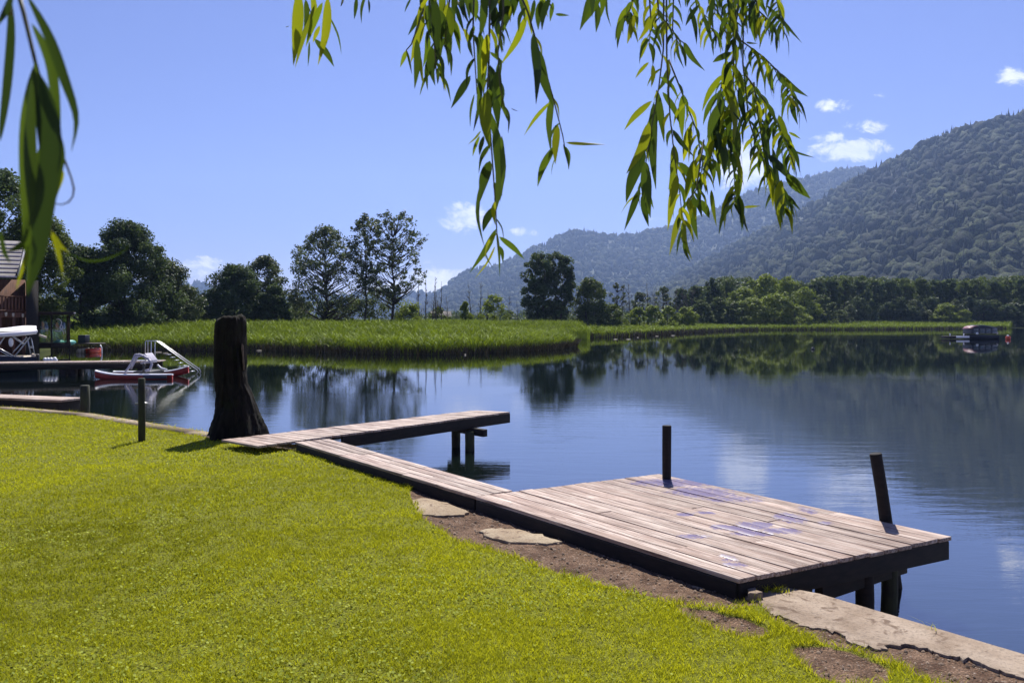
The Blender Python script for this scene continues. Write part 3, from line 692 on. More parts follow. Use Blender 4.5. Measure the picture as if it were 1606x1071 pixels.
# ------------------------------------------------------------------ trees
def leaf_cloud(mb, centers, radii, n_per, size, flat=.75, seed=0, tone_c=None):
    r = np.random.default_rng(seed); cs = np.repeat(np.asarray(centers), n_per, 0); rs = np.repeat(np.asarray(radii), n_per)
    n = len(cs); d = r.normal(size=(n, 3)); d /= np.linalg.norm(d, axis=1)[:, None]; rad = r.random(n)**.45
    p = cs + d*(rs*rad)[:, None]*np.array([1, 1, flat])
    nrm = d*.6+r.normal(size=(n, 3))*.7+np.array([0, 0, .5]); nrm /= np.linalg.norm(nrm, axis=1)[:, None]
    a = np.cross(nrm, r.normal(size=(n, 3))); a /= np.linalg.norm(a, axis=1)[:, None]; bb = np.cross(nrm, a)
    s = size*(.6+.8*r.random(n)); s1 = s[:, None]*.5; s2 = s[:, None]*.32
    V = np.stack([p-a*s1, p-bb*s2+a*s1*.1, p+a*s1, p+bb*s2-a*s1*.1], 1)
    tc = r.random(len(centers)) if tone_c is None else tone_c
    tone = np.clip(np.repeat(tc, n_per)*.55+.45*r.random(n), 0, 1)
    mb.add(V.reshape(-1, 3), (np.arange(n)*4)[:, None]+np.arange(4)[None], np.repeat(tone, 4))
def profile_r(prof, f): return np.interp(f, [p[0] for p in prof], [p[1] for p in prof])
ROUND = [(0,.45),(.15,.85),(.4,1),(.65,.92),(.85,.62),(1,.15)]
OVAL = [(0,.35),(.2,.7),(.5,1),(.75,.85),(.92,.5),(1,.12)]
TALL = [(0,.5),(.2,.8),(.5,1),(.8,.9),(.95,.6),(1,.25)]
CONE = [(0,.9),(.2,1),(.5,.7),(.8,.35),(1,.05)]
BUSH = [(0,.9),(.2,1),(.5,.95),(.8,.65),(1,.2)]
def make_tree(name, mat, h, w, crown_from=.2, prof=ROUND, ncl=60, cl_r=.14, n_per=70, leaf=.3, seed=1, trunk_r=None, stems=1, limbs=True, bark=None, shell=.5, flat=.75, lean=0):
    """returns (crown mesh, trunk mesh) around the origin"""
    r = np.random.default_rng(seed); zc0 = h*crown_from; cs = []; tr = trunk_r or h*.018
    while len(cs) < ncl:
        f = r.random()**.9; a = r.random()*2*np.pi; rr = profile_r(prof, f)*w/2*1.06*(shell+(1-shell)*r.random()**.5)*(1+.18*math.sin(3*a+seed)+.1*math.sin(5*a+2*seed+f*6))*.88
        if r.random() < .28: rr *= r.random()
        cs.append((rr*math.cos(a)+lean*f*h, rr*math.sin(a), zc0+(h-zc0)*f*.96))
    cs = np.array(cs); rad = w*cl_r*(.65+.7*r.random(ncl)); mb = MB(); leaf_cloud(mb, cs, rad, n_per, leaf, flat, seed)
    # loose outer sprays for an uneven outline
    k = ncl//2; idx = r.integers(0, ncl, k); c2 = cs[idx]*np.array([1.13, 1.13, 1.0])+np.array([0, 0, .03*h]); leaf_cloud(mb, c2, rad[idx]*.5, max(4, n_per//5), leaf*.9, flat, seed+50)
    tb = MB(); 
    for s in range(stems):
        ox = 0 if stems == 1 else (s-(stems-1)/2)*w*.10; oy = 0 if stems == 1 else r.uniform(-.3, .3)
        top = (ox*3+lean*h*.8, oy, h*.82); pts = [(ox, oy, -.3)]
        for i in range(1, 7): f = i/6; pts.append((ox+(top[0]-ox)*f+r.uniform(-1, 1)*.012*h*(i < 6), oy+r.uniform(-1, 1)*.012*h, h*.82*f))
        R_ = tr/math.sqrt(stems); tb.tube(pts, [R_*1.25]+[R_*(1-.85*i/6) for i in range(1, 7)], 8)
        if limbs:
            P = np.array(pts)
            for j in range(s, ncl, stems*(1 if ncl < 80 else 2)):
                c = cs[j]; zt = max(h*.12, min(h*.78, c[2]-.45*math.hypot(c[0]-ox, c[1])-.06*h)); i = min(5, int(zt/(h*.82)*6)); f = zt/(h*.82)*6-i; q = P[i]*(1-f)+P[min(6, i+1)]*f
                mid = (q+c)/2+np.array([0, 0, -.03*h]) if False else q*.45+c*.55+np.array([r.uniform(-1,1)*.01*h, r.uniform(-1,1)*.01*h, -.02*h])
                tb.tube([tuple(q), tuple(mid), tuple(c)], [R_*(.42-.3*zt/h), R_*.2, R_*.07], 5)
    return mb, tb
def plant_tree(name, label, cat, mat, u, vtop, Y, wpx, bark=None, group=None, zb=.07, **kw):
    h = H-(vtop-HV)/FPX*Y-zb; w = wpx/FPX*Y; loc = ((u-CU)/FPX*Y, Y, zb)
    t = thing(name, loc, label, cat, group)
    c, tb = make_tree(name, mat, h, w, **kw)
    c.build('crown', mat, t, data_loc=False); tb.build('trunk', bark or M_BARK, t, data_loc=False)
    return t
T = plant_tree
# left bank
T('deciduous_tree', 'very tall dark leafy tree rising behind the boathouse at left edge', 'tree', F_DARK, -25, 262, 52, 190, ncl=120, n_per=340, leaf=.20, cl_r=.11, seed=3, crown_from=.1, prof=TALL)
T('deciduous_tree', 'dark green tree with olive lower leaves right behind the boathouse', 'tree', F_MID, 62, 330, 57, 112, ncl=90, n_per=320, leaf=.19, cl_r=.13, seed=4, crown_from=.06, prof=OVAL)
T('deciduous_tree', 'broad dark tree mass with pointed tops behind the reeds at left', 'tree', F_DARK, 196, 350, 66, 150, ncl=140, n_per=360, leaf=.20, cl_r=.12, seed=5, crown_from=.03, prof=BUSH)
T('deciduous_tree', 'dark tree filling the gap between boathouse tree and broad dark tree', 'tree', F_DARK, 128, 385, 64, 90, ncl=70, n_per=330, leaf=.21, cl_r=.14, seed=6, crown_from=.03, prof=BUSH)
T('deciduous_tree', 'lower grey green tree sloping down right of the broad dark mass', 'tree', F_GREY, 262, 410, 70, 92, ncl=80, n_per=300, leaf=.21, cl_r=.14, seed=7, crown_from=.02, prof=BUSH)
T('shrub', 'small hazy shrub in the dip between two dark tree masses', 'shrub', F_GREY, 305, 455, 78, 60, ncl=40, n_per=120, leaf=.28, cl_r=.16, seed=8, crown_from=.02, prof=BUSH)
T('deciduous_tree', 'rounded dense green tree behind reeds above the dead trunk', 'tree', F_DARK, 368, 418, 80, 104, ncl=100, n_per=330, leaf=.21, cl_r=.13, seed=9, crown_from=.02, prof=BUSH)
T('deciduous_tree', 'green tree with feathery pale top right of the rounded dense tree', 'tree', F_GREY, 418, 400, 84, 74, ncl=150, n_per=60, leaf=.26, cl_r=.12, seed=10, crown_from=.03, prof=OVAL)
T('deciduous_tree', 'dark bush at the right foot of the feathery topped tree', 'tree', F_DARK, 428, 445, 80, 52, ncl=50, n_per=180, leaf=.28, cl_r=.16, seed=11, crown_from=.02, prof=BUSH)
T('shrub', 'thin brownish see-through shrub between dense bush and round open tree', 'shrub', F_GREY, 462, 452, 88, 55, ncl=40, n_per=45, leaf=.22, cl_r=.14, seed=12, crown_from=.03, prof=BUSH, stems=3)
T('deciduous_tree', 'open round tree with visible trunk and airy crown, mid left bank', 'tree', F_GREY, 511, 353, 86, 142, ncl=330, n_per=34, leaf=.24, cl_r=.06, seed=13, crown_from=.22, prof=[(0,.75),(.12,.95),(.35,1),(.6,.88),(.82,.58),(1,.12)], trunk_r=.2, shell=.62)
T('shrub', 'dark undergrowth at the foot of the open round tree', 'shrub', F_MID, 545, 462, 92, 90, ncl=60, n_per=60, leaf=.24, cl_r=.11, seed=14, crown_from=.02, prof=BUSH, stems=3)
T('poplar_tree', 'slim sparse poplar leaning left beside the tallest poplar', 'tree', F_GREY, 574, 336, 88, 58, ncl=130, n_per=26, leaf=.26, cl_r=.08, seed=15, crown_from=.35, prof=TALL, trunk_r=.13, shell=.3)
T('poplar_tree', 'tallest sparse poplar on the bank with airy fan shaped crown', 'tree', F_GREY, 616, 330, 88, 118, ncl=250, n_per=26, leaf=.26, cl_r=.05, seed=16, crown_from=.30, prof=[(0,.5),(.2,.85),(.45,.95),(.7,1),(.9,.7),(1,.3)], trunk_r=.19, shell=.4)
T('shrub', 'leafy undergrowth around the foot of the tallest poplar', 'shrub', F_MID, 598, 452, 93, 110, ncl=80, n_per=60, leaf=.24, cl_r=.10, seed=17, crown_from=.02, prof=BUSH, stems=3)
T('shrub', 'low pale green shrub right of the tallest poplar', 'shrub', F_LIGHT, 642, 475, 90, 60, ncl=40, n_per=80, leaf=.24, cl_r=.14, seed=18, crown_from=.0, prof=BUSH, stems=2)
T('shrub', 'small bushy conifer-like green shrub in front of far white roof', 'shrub', F_LIGHT, 730, 470, 96, 30, ncl=30, n_per=80, leaf=.22, cl_r=.16, seed=19, crown_from=.0, prof=CONE, stems=1)
T('shrub', 'airy light green shrub left of the twin crowned dark tree', 'shrub', F_LIGHT, 775, 462, 98, 52, ncl=60, n_per=55, leaf=.24, cl_r=.12, seed=20, crown_from=.0, prof=BUSH, stems=3)
T('shrub', 'low green shrub right of the bare saplings, short and wide', 'shrub', F_MID, 690, 484, 96, 44, ncl=26, n_per=60, leaf=.24, cl_r=.16, seed=21, crown_from=.0, prof=BUSH, stems=2)
T('deciduous_tree', 'twin crowned dark tree standing alone before the blue hill', 'tree', F_DARK, 846, 394, 108, 54, ncl=130, n_per=100, leaf=.30, cl_r=.13, seed=22, crown_from=.05, prof=TALL, stems=2)
T('deciduous_tree', 'right half of twin dark trees before the blue hill', 'tree', F_DARK, 876, 395, 110, 54, ncl=130, n_per=100, leaf=.30, cl_r=.13, seed=23, crown_from=.05, prof=TALL, stems=2)
T('deciduous_tree', 'lower bushy tree just right of the twin dark trees', 'tree', F_MID, 925, 436, 112, 66, ncl=110, n_per=100, leaf=.30, cl_r=.13, seed=24, crown_from=.05, prof=BUSH, stems=2)
T('shrub', 'short dark shrub under the lower bushy tree on its right', 'shrub', F_MID, 958, 476, 110, 50, ncl=40, n_per=90, leaf=.3, cl_r=.15, seed=25, crown_from=.0, prof=BUSH, stems=2)
T('deciduous_tree', 'thin half bare tree with few leaves above the low green hedge', 'tree', F_GREY, 968, 440, 125, 30, ncl=36, n_per=26, leaf=.28, cl_r=.09, seed=26, crown_from=.3, prof=OVAL)
T('deciduous_tree', 'thin pale tree with rounded leafy top among the bare trunks', 'tree', F_GREY, 1003, 458, 128, 32, ncl=36, n_per=36, leaf=.28, cl_r=.12, seed=27, crown_from=.4, prof=ROUND)
T('deciduous_tree', 'thin half bare dark tree left of the far green wood', 'tree', F_GREY, 1040, 450, 130, 34, ncl=40, n_per=30, leaf=.28, cl_r=.10, seed=28, crown_from=.25, prof=OVAL)
for i, (u, w) in enumerate(((1000,34),(1024,36),(1050,36),(1076,34))):
    T('shrub', ['leftmost','second from left','second from right','rightmost'][i]+' of four rounded bright bushes in the low far hedge', 'shrub', F_LIGHT, u, 482-(i % 2)*2, 118+i*3, w, ncl=40, n_per=70, leaf=.32, cl_r=.15, seed=30+i, crown_from=0, prof=BUSH, stems=2, group='low bright bushes on the far bank')
# bare saplings
def bare_tree(u, vtop, Y, seed, label, spread=.12, nb=14):
    h = H-(vtop-HV)/FPX*Y-.07; t = thing('bare_tree', ((u-CU)/FPX*Y, Y, .07), label, 'tree', 'bare dead trees on the far bank'); r = random.Random(seed); mb = MB()
    lean = r.uniform(-.08, .08); pts = [(lean*h*i/6+r.uniform(-.01,.01)*h, 0, h*i/6) for i in range(7)]; R0 = .012*h+.02
    mb.tube(pts, [R0*(1-.8*i/6) for i in range(7)], 6); mb.build('trunk', M_DEADBARK, t, data_loc=False)
    for j in range(nb):
        f = r.uniform(.25, .95); i = min(5, int(f*6)); p = Vector(pts[i]).lerp(Vector(pts[i+1]), f*6-i); a = r.random()*6.28; L = h*spread*(1.3-f)*r.uniform(.6, 1.3)
        q = p+Vector((math.cos(a)*L, math.sin(a)*L, L*r.uniform(.7, 1.8))); m = p.lerp(q, .5)+Vector((math.cos(a)*L*.12, 0, -L*.08))
        br = MB(); br.tube([p, m, q], [R0*.32, R0*.25, R0*.12], 4)
        for _ in range(2):
            q2 = m+Vector((r.uniform(-1,1)*L*.5, r.uniform(-1,1)*L*.3, L*r.uniform(.3,.9))); br.tube([m, q2], [R0*.18, R0*.08], 4)
        br.build('branch', M_DEADBARK, t, data_loc=False)
    return t
BT = [(658,440,92),(668,436,93),(677,443,94),(684,434,92),(692,441,95),(655,455,91),(704,463,96),(740,446,99),(752,441,100),(763,455,100),(796,462,104),(812,470,105),(990,444,132),(1017,444,134),(1026,452,135),(1061,455,138),(1072,448,140),(1083,452,142),(975,448,122),(1048,460,133)]
for i, (u, v, Y) in enumerate(BT):
    where = ('right of the tallest poplar' if u < 700 else 'left of the airy light green shrub' if u < 790 else 'left of the twin dark trees' if u < 830 else 'above the low bright hedge')
    same = [b for b in BT if ((b[0] < 700) == (u < 700)) and ((b[0] < 790) == (u < 790)) and ((b[0] < 830) == (u < 830))]; k = sorted(b[0] for b in same).index(u)
    o = ['first', 'second', 'third', 'fourth', 'fifth', 'sixth', 'seventh', 'eighth', 'ninth'][k]
    bare_tree(u, v, Y, 60+i, f'leafless sapling, {o} from the left of those {where}', nb=10 if u < 830 else 16, spread=.09 if u < 830 else .14)

# right wood: individual front trees from shared kinds, the deep back as one mass
kinds = []
for s, (mat, prof, n, npp) in enumerate(((F_DARK, TALL, 80, 80), (F_MID, ROUND, 80, 80), (F_LIGHT, BUSH, 80, 75), (F_DARK, OVAL, 80, 80), (F_MID, TALL, 70, 80), (F_GREY, ROUND, 60, 60), (F_DARK, CONE, 60, 60))):
    c, tb = make_tree('x', mat, 10, 6.5 if prof not in (BUSH,) else 9, crown_from=.05, prof=prof, ncl=n, n_per=npp, leaf=.42, cl_r=.12, seed=90+s, limbs=(s in (0, 4)))
    kinds.append((c.mesh('crown'), tb.mesh('trunk'), mat, 6.5 if prof not in (BUSH,) else 9))
protos = {}
KN = ['tall dark columnar', 'rounded mid green', 'spreading light green', 'dark oval', 'tall mid green', 'rounded greyish green', 'dark pointed']
def wood_tree(kind, u, vtop, Y, wpx, label, name='deciduous_tree', group='trees along the far right bank'):
    h = H-(vtop-HV)/FPX*Y-.07; w = wpx/FPX*Y; loc = ((u-CU)/FPX*Y, Y, .07); cm, tm, mat, w0_ = kinds[kind]
    sc = (w/w0_, w/w0_, h/10)
    if kind not in protos:
        t = thing(name, loc, label, 'tree', group)
        for nm, me, mm in (('crown', cm, mat), ('trunk', tm, M_BARK)):
            me.materials.append(mm); o = bpy.data.objects.new(nm, me); C.objects.link(o); o.parent = t
        t.scale = sc; protos[kind] = t
    else: t = copy_thing(protos[kind], loc, rng.random()*6.28, sc, label, group)
    t.rotation_euler = (0, 0, rng.random()*6.28); return t
front = [ # kind, u, vtop, Y, width px
 (0,1068,452,160,30),(0,1092,448,162,30),(3,1117,436,165,32),(4,1140,440,165,30),(1,1100,470,150,36),(1,1128,466,148,40),
 (2,1165,452,156,66),(2,1200,432,162,76),(2,1236,436,166,60),(2,1178,468,150,70),(2,1215,462,150,74),(2,1262,452,158,60),(1,1150,474,146,44),(1,1290,462,160,44),(2,1246,478,150,60),
 (3,1283,440,175,36),(0,1303,438,178,34),(4,1325,437,180,34),(0,1348,439,181,36),(3,1372,441,183,36),(0,1396,440,184,34),(4,1420,438,186,36),(1,1445,436,186,40),(0,1467,439,188,34),(3,1490,437,188,38),(1,1512,440,188,36),(4,1534,438,187,36),(0,1556,441,188,36),(1,1580,439,187,40),(3,1604,437,186,40),(0,1628,440,186,38),(1,1650,438,186,40),
 (5,1330,472,166,28),(6,1368,470,172,24),(0,1345,466,174,30),(3,1412,466,176,34),(5,1440,462,178,34),(0,1462,466,180,28),(3,1520,464,181,32),(5,1595,468,180,36),(1,1560,470,181,34),
 (2,1484,476,176,50),(5,1498,470,177,36),(2,1512,486,174,30),(1,1318,486,160,30),(3,1392,474,177,30),(0,1543,470,181,30),(0,1580,478,178,30),(0,1610,476,178,40),(3,1430,480,176,30)]
order = sorted(range(len(front)), key=lambda i: front[i][1])
rank = {}
for kd in range(7):
    L_ = [i for i in order if front[i][0] == kd]
    for j, i in enumerate(L_): rank[i] = (j, len(L_))
ORD = ['first','second','third','fourth','fifth','sixth','seventh','eighth','ninth','tenth','eleventh','twelfth','thirteenth','fourteenth']
for i, (kd, u, v, Y, w) in enumerate(front):
    j, n = rank[i]; o = 'leftmost' if j == 0 else 'rightmost' if j == n-1 else ORD[j]+' from the left'
    wood_tree(kd, u, v, Y, w, f'{KN[kd]} tree, {o} of its kind, far right bank')
def back_wood():
    mb = MB(); r = np.random.default_rng(44)
    for i in range(230):
        u = r.uniform(1085, 1780); Y = r.uniform(192, 250); w = r.uniform(5, 8); vt = 437+r.uniform(-3, 8)+6*math.sin(u/37); vt = max(vt, 434)
        if u < 1130: vt = 447+r.random()*8
        h = H-(vt-HV)/FPX*Y; x = (u-CU)/FPX*Y; nc = 34; f = r.random(nc); a = r.random(nc)*6.28; rr = profile_r(TALL, f)*w/2*(.5+.5*r.random(nc))
        cs = np.stack([x+rr*np.cos(a), Y+rr*np.sin(a), .08*h+.9*h*f], 1); leaf_cloud(mb, cs, np.full(nc, w*.16), 34, .62, .8, i, np.full(nc, r.random())*.7+.3*r.random(nc))
    for i in range(70):   # hedge-like edge left of the wood and behind shrubs
        u = r.uniform(-420, 500); Y = r.uniform(115, 150); w = r.uniform(6, 10); vt = r.uniform(463, 480); h = H-(vt-HV)/FPX*Y; x = (u-CU)/FPX*Y
        nc = 26; f = r.random(nc); a = r.random(nc)*6.28; rr = profile_r(BUSH, f)*w/2*(.5+.5*r.random(nc))
        leaf_cloud(mb, np.stack([x+rr*np.cos(a), Y+rr*np.sin(a), .9*h*f], 1), np.full(nc, w*.16), 30, .5, .8, i+400)
    for i in range(60):
        u = r.uniform(640, 1110); Y = r.uniform(230, 300); w = r.uniform(6, 10); vt = r.uniform(486, 494); h = H-(vt-HV)/FPX*Y; x = (u-CU)/FPX*Y
        nc = 20; f = r.random(nc); a = r.random(nc)*6.28; rr = profile_r(BUSH, f)*w/2*(.5+.5*r.random(nc))
        leaf_cloud(mb, np.stack([x+rr*np.cos(a), Y+rr*np.sin(a), .9*h*f], 1), np.full(nc, w*.16), 24, .6, .8, i+500)
    tag(mb.build('far_wood', F_MID), 'deep dark green wood massed behind the right bank trees', 'woodland', kind='stuff')
back_wood()
# far white gabled roof low behind the reeds
t = thing('farmhouse', px(691, 500, 260), 'distant pale farmhouse roof just above the reeds left of centre', 'house')
c = px(691, 500, 260); zt = px(0, 488, 260).z
mb = MB(); mb.cube((c.x-3.2, 258, 0), (c.x+3.2, 264, 2.6)); mb.build('wall', M_GLINT_TRIM, t)
mb = MB(); mb.add([(c.x-3.6,257.6,2.5),(c.x+3.6,257.6,2.5),(c.x+3.6,264.4,2.5),(c.x-3.6,264.4,2.5),(c.x-3.6,261,zt),(c.x+3.6,261,zt)], [np.array([[0,1,5,4],[2,3,4,5]]), np.array([[0,4,3],[1,2,5]])]); mb.build('roof', M_DEADBARK, t)

# ------------------------------------------------------------------ hills
def ico(sub):
    import bmesh
    bm = bmesh.new(); bmesh.ops.create_icosphere(bm, subdivisions=sub, radius=1.0); V = np.array([v.co[:] for v in bm.verts]); F = np.array([[v.index for v in f.verts] for f in bm.faces]); bm.free(); return V, F
IV, IF = ico(2)
def crown_variants(n, cone=False):
    out = []
    for i in range(n):
        V = IV.copy(); r = np.random.default_rng(i+(900 if cone else 0))
        o = r.random(3)*20; f = np.array([1+.45*noise.noise(Vector(v*1.9+o))+.5*noise.noise(Vector(v*4.5+o)) for v in V]); V = V*f[:, None]
        if cone:
            z = (V[:, 2]+1)/2; k = np.clip(1.05-z, .03, 1)*.75; V[:, 0] *= k; V[:, 1] *= k; V[:, 2] *= 1.35
        out.append(V)
    return out
CV, CC = crown_variants(10), crown_variants(4, True)
def hill(name, ridge, Dn, Df, hz_scale, n_crowns, size, seed, label, base_v=(505,), back=300, ridge_conifers=.45):
    """ridge: list of (u, v) skyline; the slope rises from Dn (foot) to Df (ridge)"""
    us = np.array([p[0] for p in ridge], float); vs = np.array([p[1] for p in ridge], float)
    def surf(u, s):
        Dr = Df; vr = np.interp(u, us, vs); zr = H+(HV-vr)/FPX*Dr
        g_ = 1+(.75*np.clip((1520-u)/520, 0, 1) if name == 'near_hill' else 0*u); zr = zr*g_
        D = (Dn+(Dr-Dn)*s)*g_
        # gullies running down the slope
        gul = (vnoise(u*.011+s*1.3+seed, s*1.6+seed, 1.0, 3)-.5)
        prof = s**1.15*(1-.04*np.sin(s*np.pi))
        z = zr*prof + gul*zr*.24*np.sin(np.pi*np.clip(s, 0, 1))
        D = D+gul*(Dr-Dn)*.25*np.sin(np.pi*np.clip(s, 0, 1))
        return (u-CU)/FPX*D, D, np.maximum(z, -2)
    U = np.linspace(us[0], us[-1], 260); S = np.linspace(0, 1, 70); UU, SS = np.meshgrid(U, S); X, Y, Z = surf(UU, SS)
    X = np.vstack([X, X[-1:]*(1+back/Df)]); Y = np.vstack([Y, Y[-1:]+back]); Z = np.vstack([Z, np.full_like(Z[-1:], -2)])
    ny, nx = X.shape; idx = np.arange(nx*ny).reshape(ny, nx); q = np.stack([idx[:-1,:-1], idx[:-1,1:], idx[1:,1:], idx[1:,:-1]], -1).reshape(-1, 4)
    mb = MB(); mb.add(np.stack([X, Y, Z], -1).reshape(-1, 3), q); tag(mb.build(name, M_HILL, smooth=True), kind='structure')
    r = np.random.default_rng(seed); mb = MB()
    u = r.uniform(us[0], us[-1], n_crowns); s = r.random(n_crowns)**.9
    nr = n_crowns//9; s[:nr] = 1-.02*r.random(nr)
    x, y, z = surf(u, s); ok = z > 1; u, s, x, y, z = u[ok], s[ok], x[ok], y[ok], z[ok]
    sz = size*(.4+1.0*r.random(len(u))**1.5); con = r.random(len(u)) < np.where(s > .9, ridge_conifers, .06+.5*(vnoise(u, s*300, .02, 3) > .6))
    tone = np.clip(1.5*vnoise(u, s*300, .03, 3)-.45+.6*r.random(len(u))**2, 0, 1)*np.where(con, .3, 1)
    for j in range(14):
        Vv = CC[j-10] if j >= 10 else CV[j]; sel = np.where(con if j >= 10 else ~con)[0]; sel = sel[(sel % (4 if j >= 10 else 10)) == ((j-10) if j >= 10 else j)]
        if not len(sel): continue
        a = r.random(len(sel))*6.28; c_, s_ = np.cos(a), np.sin(a); k = sz[sel]
        P = np.empty((len(sel), len(Vv), 3)); P[:, :, 0] = x[sel][:, None]+k[:, None]*(Vv[:, 0]*c_[:, None]-Vv[:, 1]*s_[:, None]); P[:, :, 1] = y[sel][:, None]+k[:, None]*(Vv[:, 0]*s_[:, None]+Vv[:, 1]*c_[:, None])
        P[:, :, 2] = z[sel][:, None]+k[:, None]*(.55+Vv[:, 2]*1.25)
        mb.add(P.reshape(-1, 3), ((np.arange(len(sel))*len(Vv))[:, None, None]+IF[None]).reshape(-1, 3), np.repeat(tone[sel], len(Vv)))
    tag(mb.build('hillside_forest', F_HILL), label, 'forest', kind='stuff')
hill('near_hill', [(960,505),(1000,470),(1100,418),(1180,376),(1250,340),(1330,296),(1385,266),(1400,262),(1440,238),(1500,216),(1550,202),(1606,187),(1700,165),(1850,150),(2050,140)], 520, 1300, 1, 11000, 8.0, 5, 'wooded steep hillside rising at the right, tree crowns clearly visible')
hill('middle_hill', [(640,505),(672,474),(690,460),(700,453),(720,438),(735,430),(768,422),(790,418),(800,411),(815,405),(835,394),(850,388),(870,378),(890,369),(909,366),(930,370),(955,373),(985,373),(1010,369),(1050,362),(1100,345),(1140,325),(1180,305),(1230,292),(1270,282),(1330,269),(1400,268),(1500,240),(1700,215),(1900,200)], 1900, 3150, 1, 13000, 10.5, 8, 'hazy blue wooded ridge stepping down behind the lake in the centre')
hill('far_hill', [(-300,455),(-100,448),(0,452),(120,446),(240,452),(300,446),(330,452),(400,462),(500,466),(600,468),(660,466),(700,470),(760,478),(800,490)], 3300, 3700, 1, 2500, 16, 9, 'faint low wooded ridge on the horizon behind the left bank')

# ------------------------------------------------------------------ left waterfront: boathouse, glass pavilion, dock, boats
def boathouse():
    Y = 37.0; X = lambda u, y=Y: (u-CU)/FPX*y; Z = lambda v, y=Y: H-(v-HV)/FPX*y
    t = thing('boathouse', (X(47), Y, 0), 'red brown timber boathouse with tiled roof at the left edge', 'boathouse')
    xr = X(47); zw = Z(438)
    mb = MB(); mb.cube((xr-9, Y+.9, .3), (xr-.25, Y+7, zw)); mb.build('wall', M_REDWOOD, t)
    mb = MB()
    for i in range(30): x = xr-.30-i*.28; mb.box((x, Y+.87, .9), (x, Y+.87, Z(492)), .05, .06)
    mb.build('wall_battens', M_REDWOOD, t)
    mb = MB(); mb.box((xr-9, Y+.2, Z(494)), (xr+.05, Y+.2, Z(494)), .12, .26); mb.build('gallery_beam', M_REDWOOD, t, bevel=.01)
    for u in (1, 22, 37): mb = MB(); mb.box((X(u), Y+.2, .2), (X(u), Y+.2, Z(494)-.13), .16, .16); mb.build('post', M_REDWOOD, t)
    mb = MB()
    for i in range(22): x = xr-.02-i*.17; mb.box((x, Y+.15, Z(489)), (x, Y+.15, Z(466)), .09, .03)
    mb.box((xr-6, Y+.12, Z(465)), (xr+.05, Y+.12, Z(465)), .07, .07); mb.box((xr-6, Y+.12, Z(487)), (xr+.05, Y+.12, Z(487)), .07, .07); mb.build('railing', M_REDWOOD, t)
    # lower flight of open dark space under the gallery
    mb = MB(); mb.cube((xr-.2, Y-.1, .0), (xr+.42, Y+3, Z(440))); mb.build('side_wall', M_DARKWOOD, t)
    for u, v in ((10,492),(21,493),(36,494)):
        mb = MB(); p = Vector((X(u), Y+.05, Z(v))); mb.cube((p.x-.06, p.y-.05, p.z-.05), (p.x+.06, p.y+.05, p.z+.06)); mb.ball((p.x, p.y, p.z-.07), .06); mb.build('lamp', M_CREAM, t)
    # roof: courses of tiles, real overlapping slabs
    n = 9; z0, z1 = Z(436), Z(371); y0, y1 = Y-.35, Y+3.2; rb = MB(); eb = MB()
    for i in range(n):
        f0, f1 = i/n, (i+1.12)/n; za, zb = z0+(z1-z0)*f0, z0+(z1-z0)*f1; ya, yb = y0+(y1-y0)*f0, y0+(y1-y0)*f1
        xa = X(27)+(X(37)-X(27))*f0; lx_ = xr-9
        rb.add([(lx_, ya, za+.05), (xa, ya, za+.05), (xa+.03, yb, zb), (lx_, yb, zb), (lx_, ya, za-.06), (xa, ya, za-.06), (xa+.03, yb, zb-.06), (lx_, yb, zb-.06)], np.array([[0,1,2,3],[7,6,5,4],[4,5,1,0],[1,5,6,2],[2,6,7,3],[3,7,4,0]]))
        eb.box((lx_, ya-.03, za+.02), (xa, ya-.03, za+.02), .05, .09)  # pale strip along each course paints in the roof's specular glint
    rf = rb.build('roof', M_ROOF, t); eb.build('tile_glints', M_GLINT_TRIM, rf)
    mb = MB(); mb.box((X(29), y0, Z(432)), (X(38), y1, Z(388)+.1), .10, .16); mb.box((X(43), y0+.2, Z(440)), (X(46), y0+.5, Z(401)), .07, .1); mb.build('verge_board', M_GLINT_TRIM, t)
    t.rotation_euler = (0, 0, R(33)); t.scale = (.84, 1, 1)
boathouse()
# ground under the boathouse
mb = MB(); mb.prism([(-60,42),(-26,37.6),(-31,50),(-34,60),(-60,60)], -.6, .35); tag(mb.build('boathouse_bank', M_BANK), kind='structure')

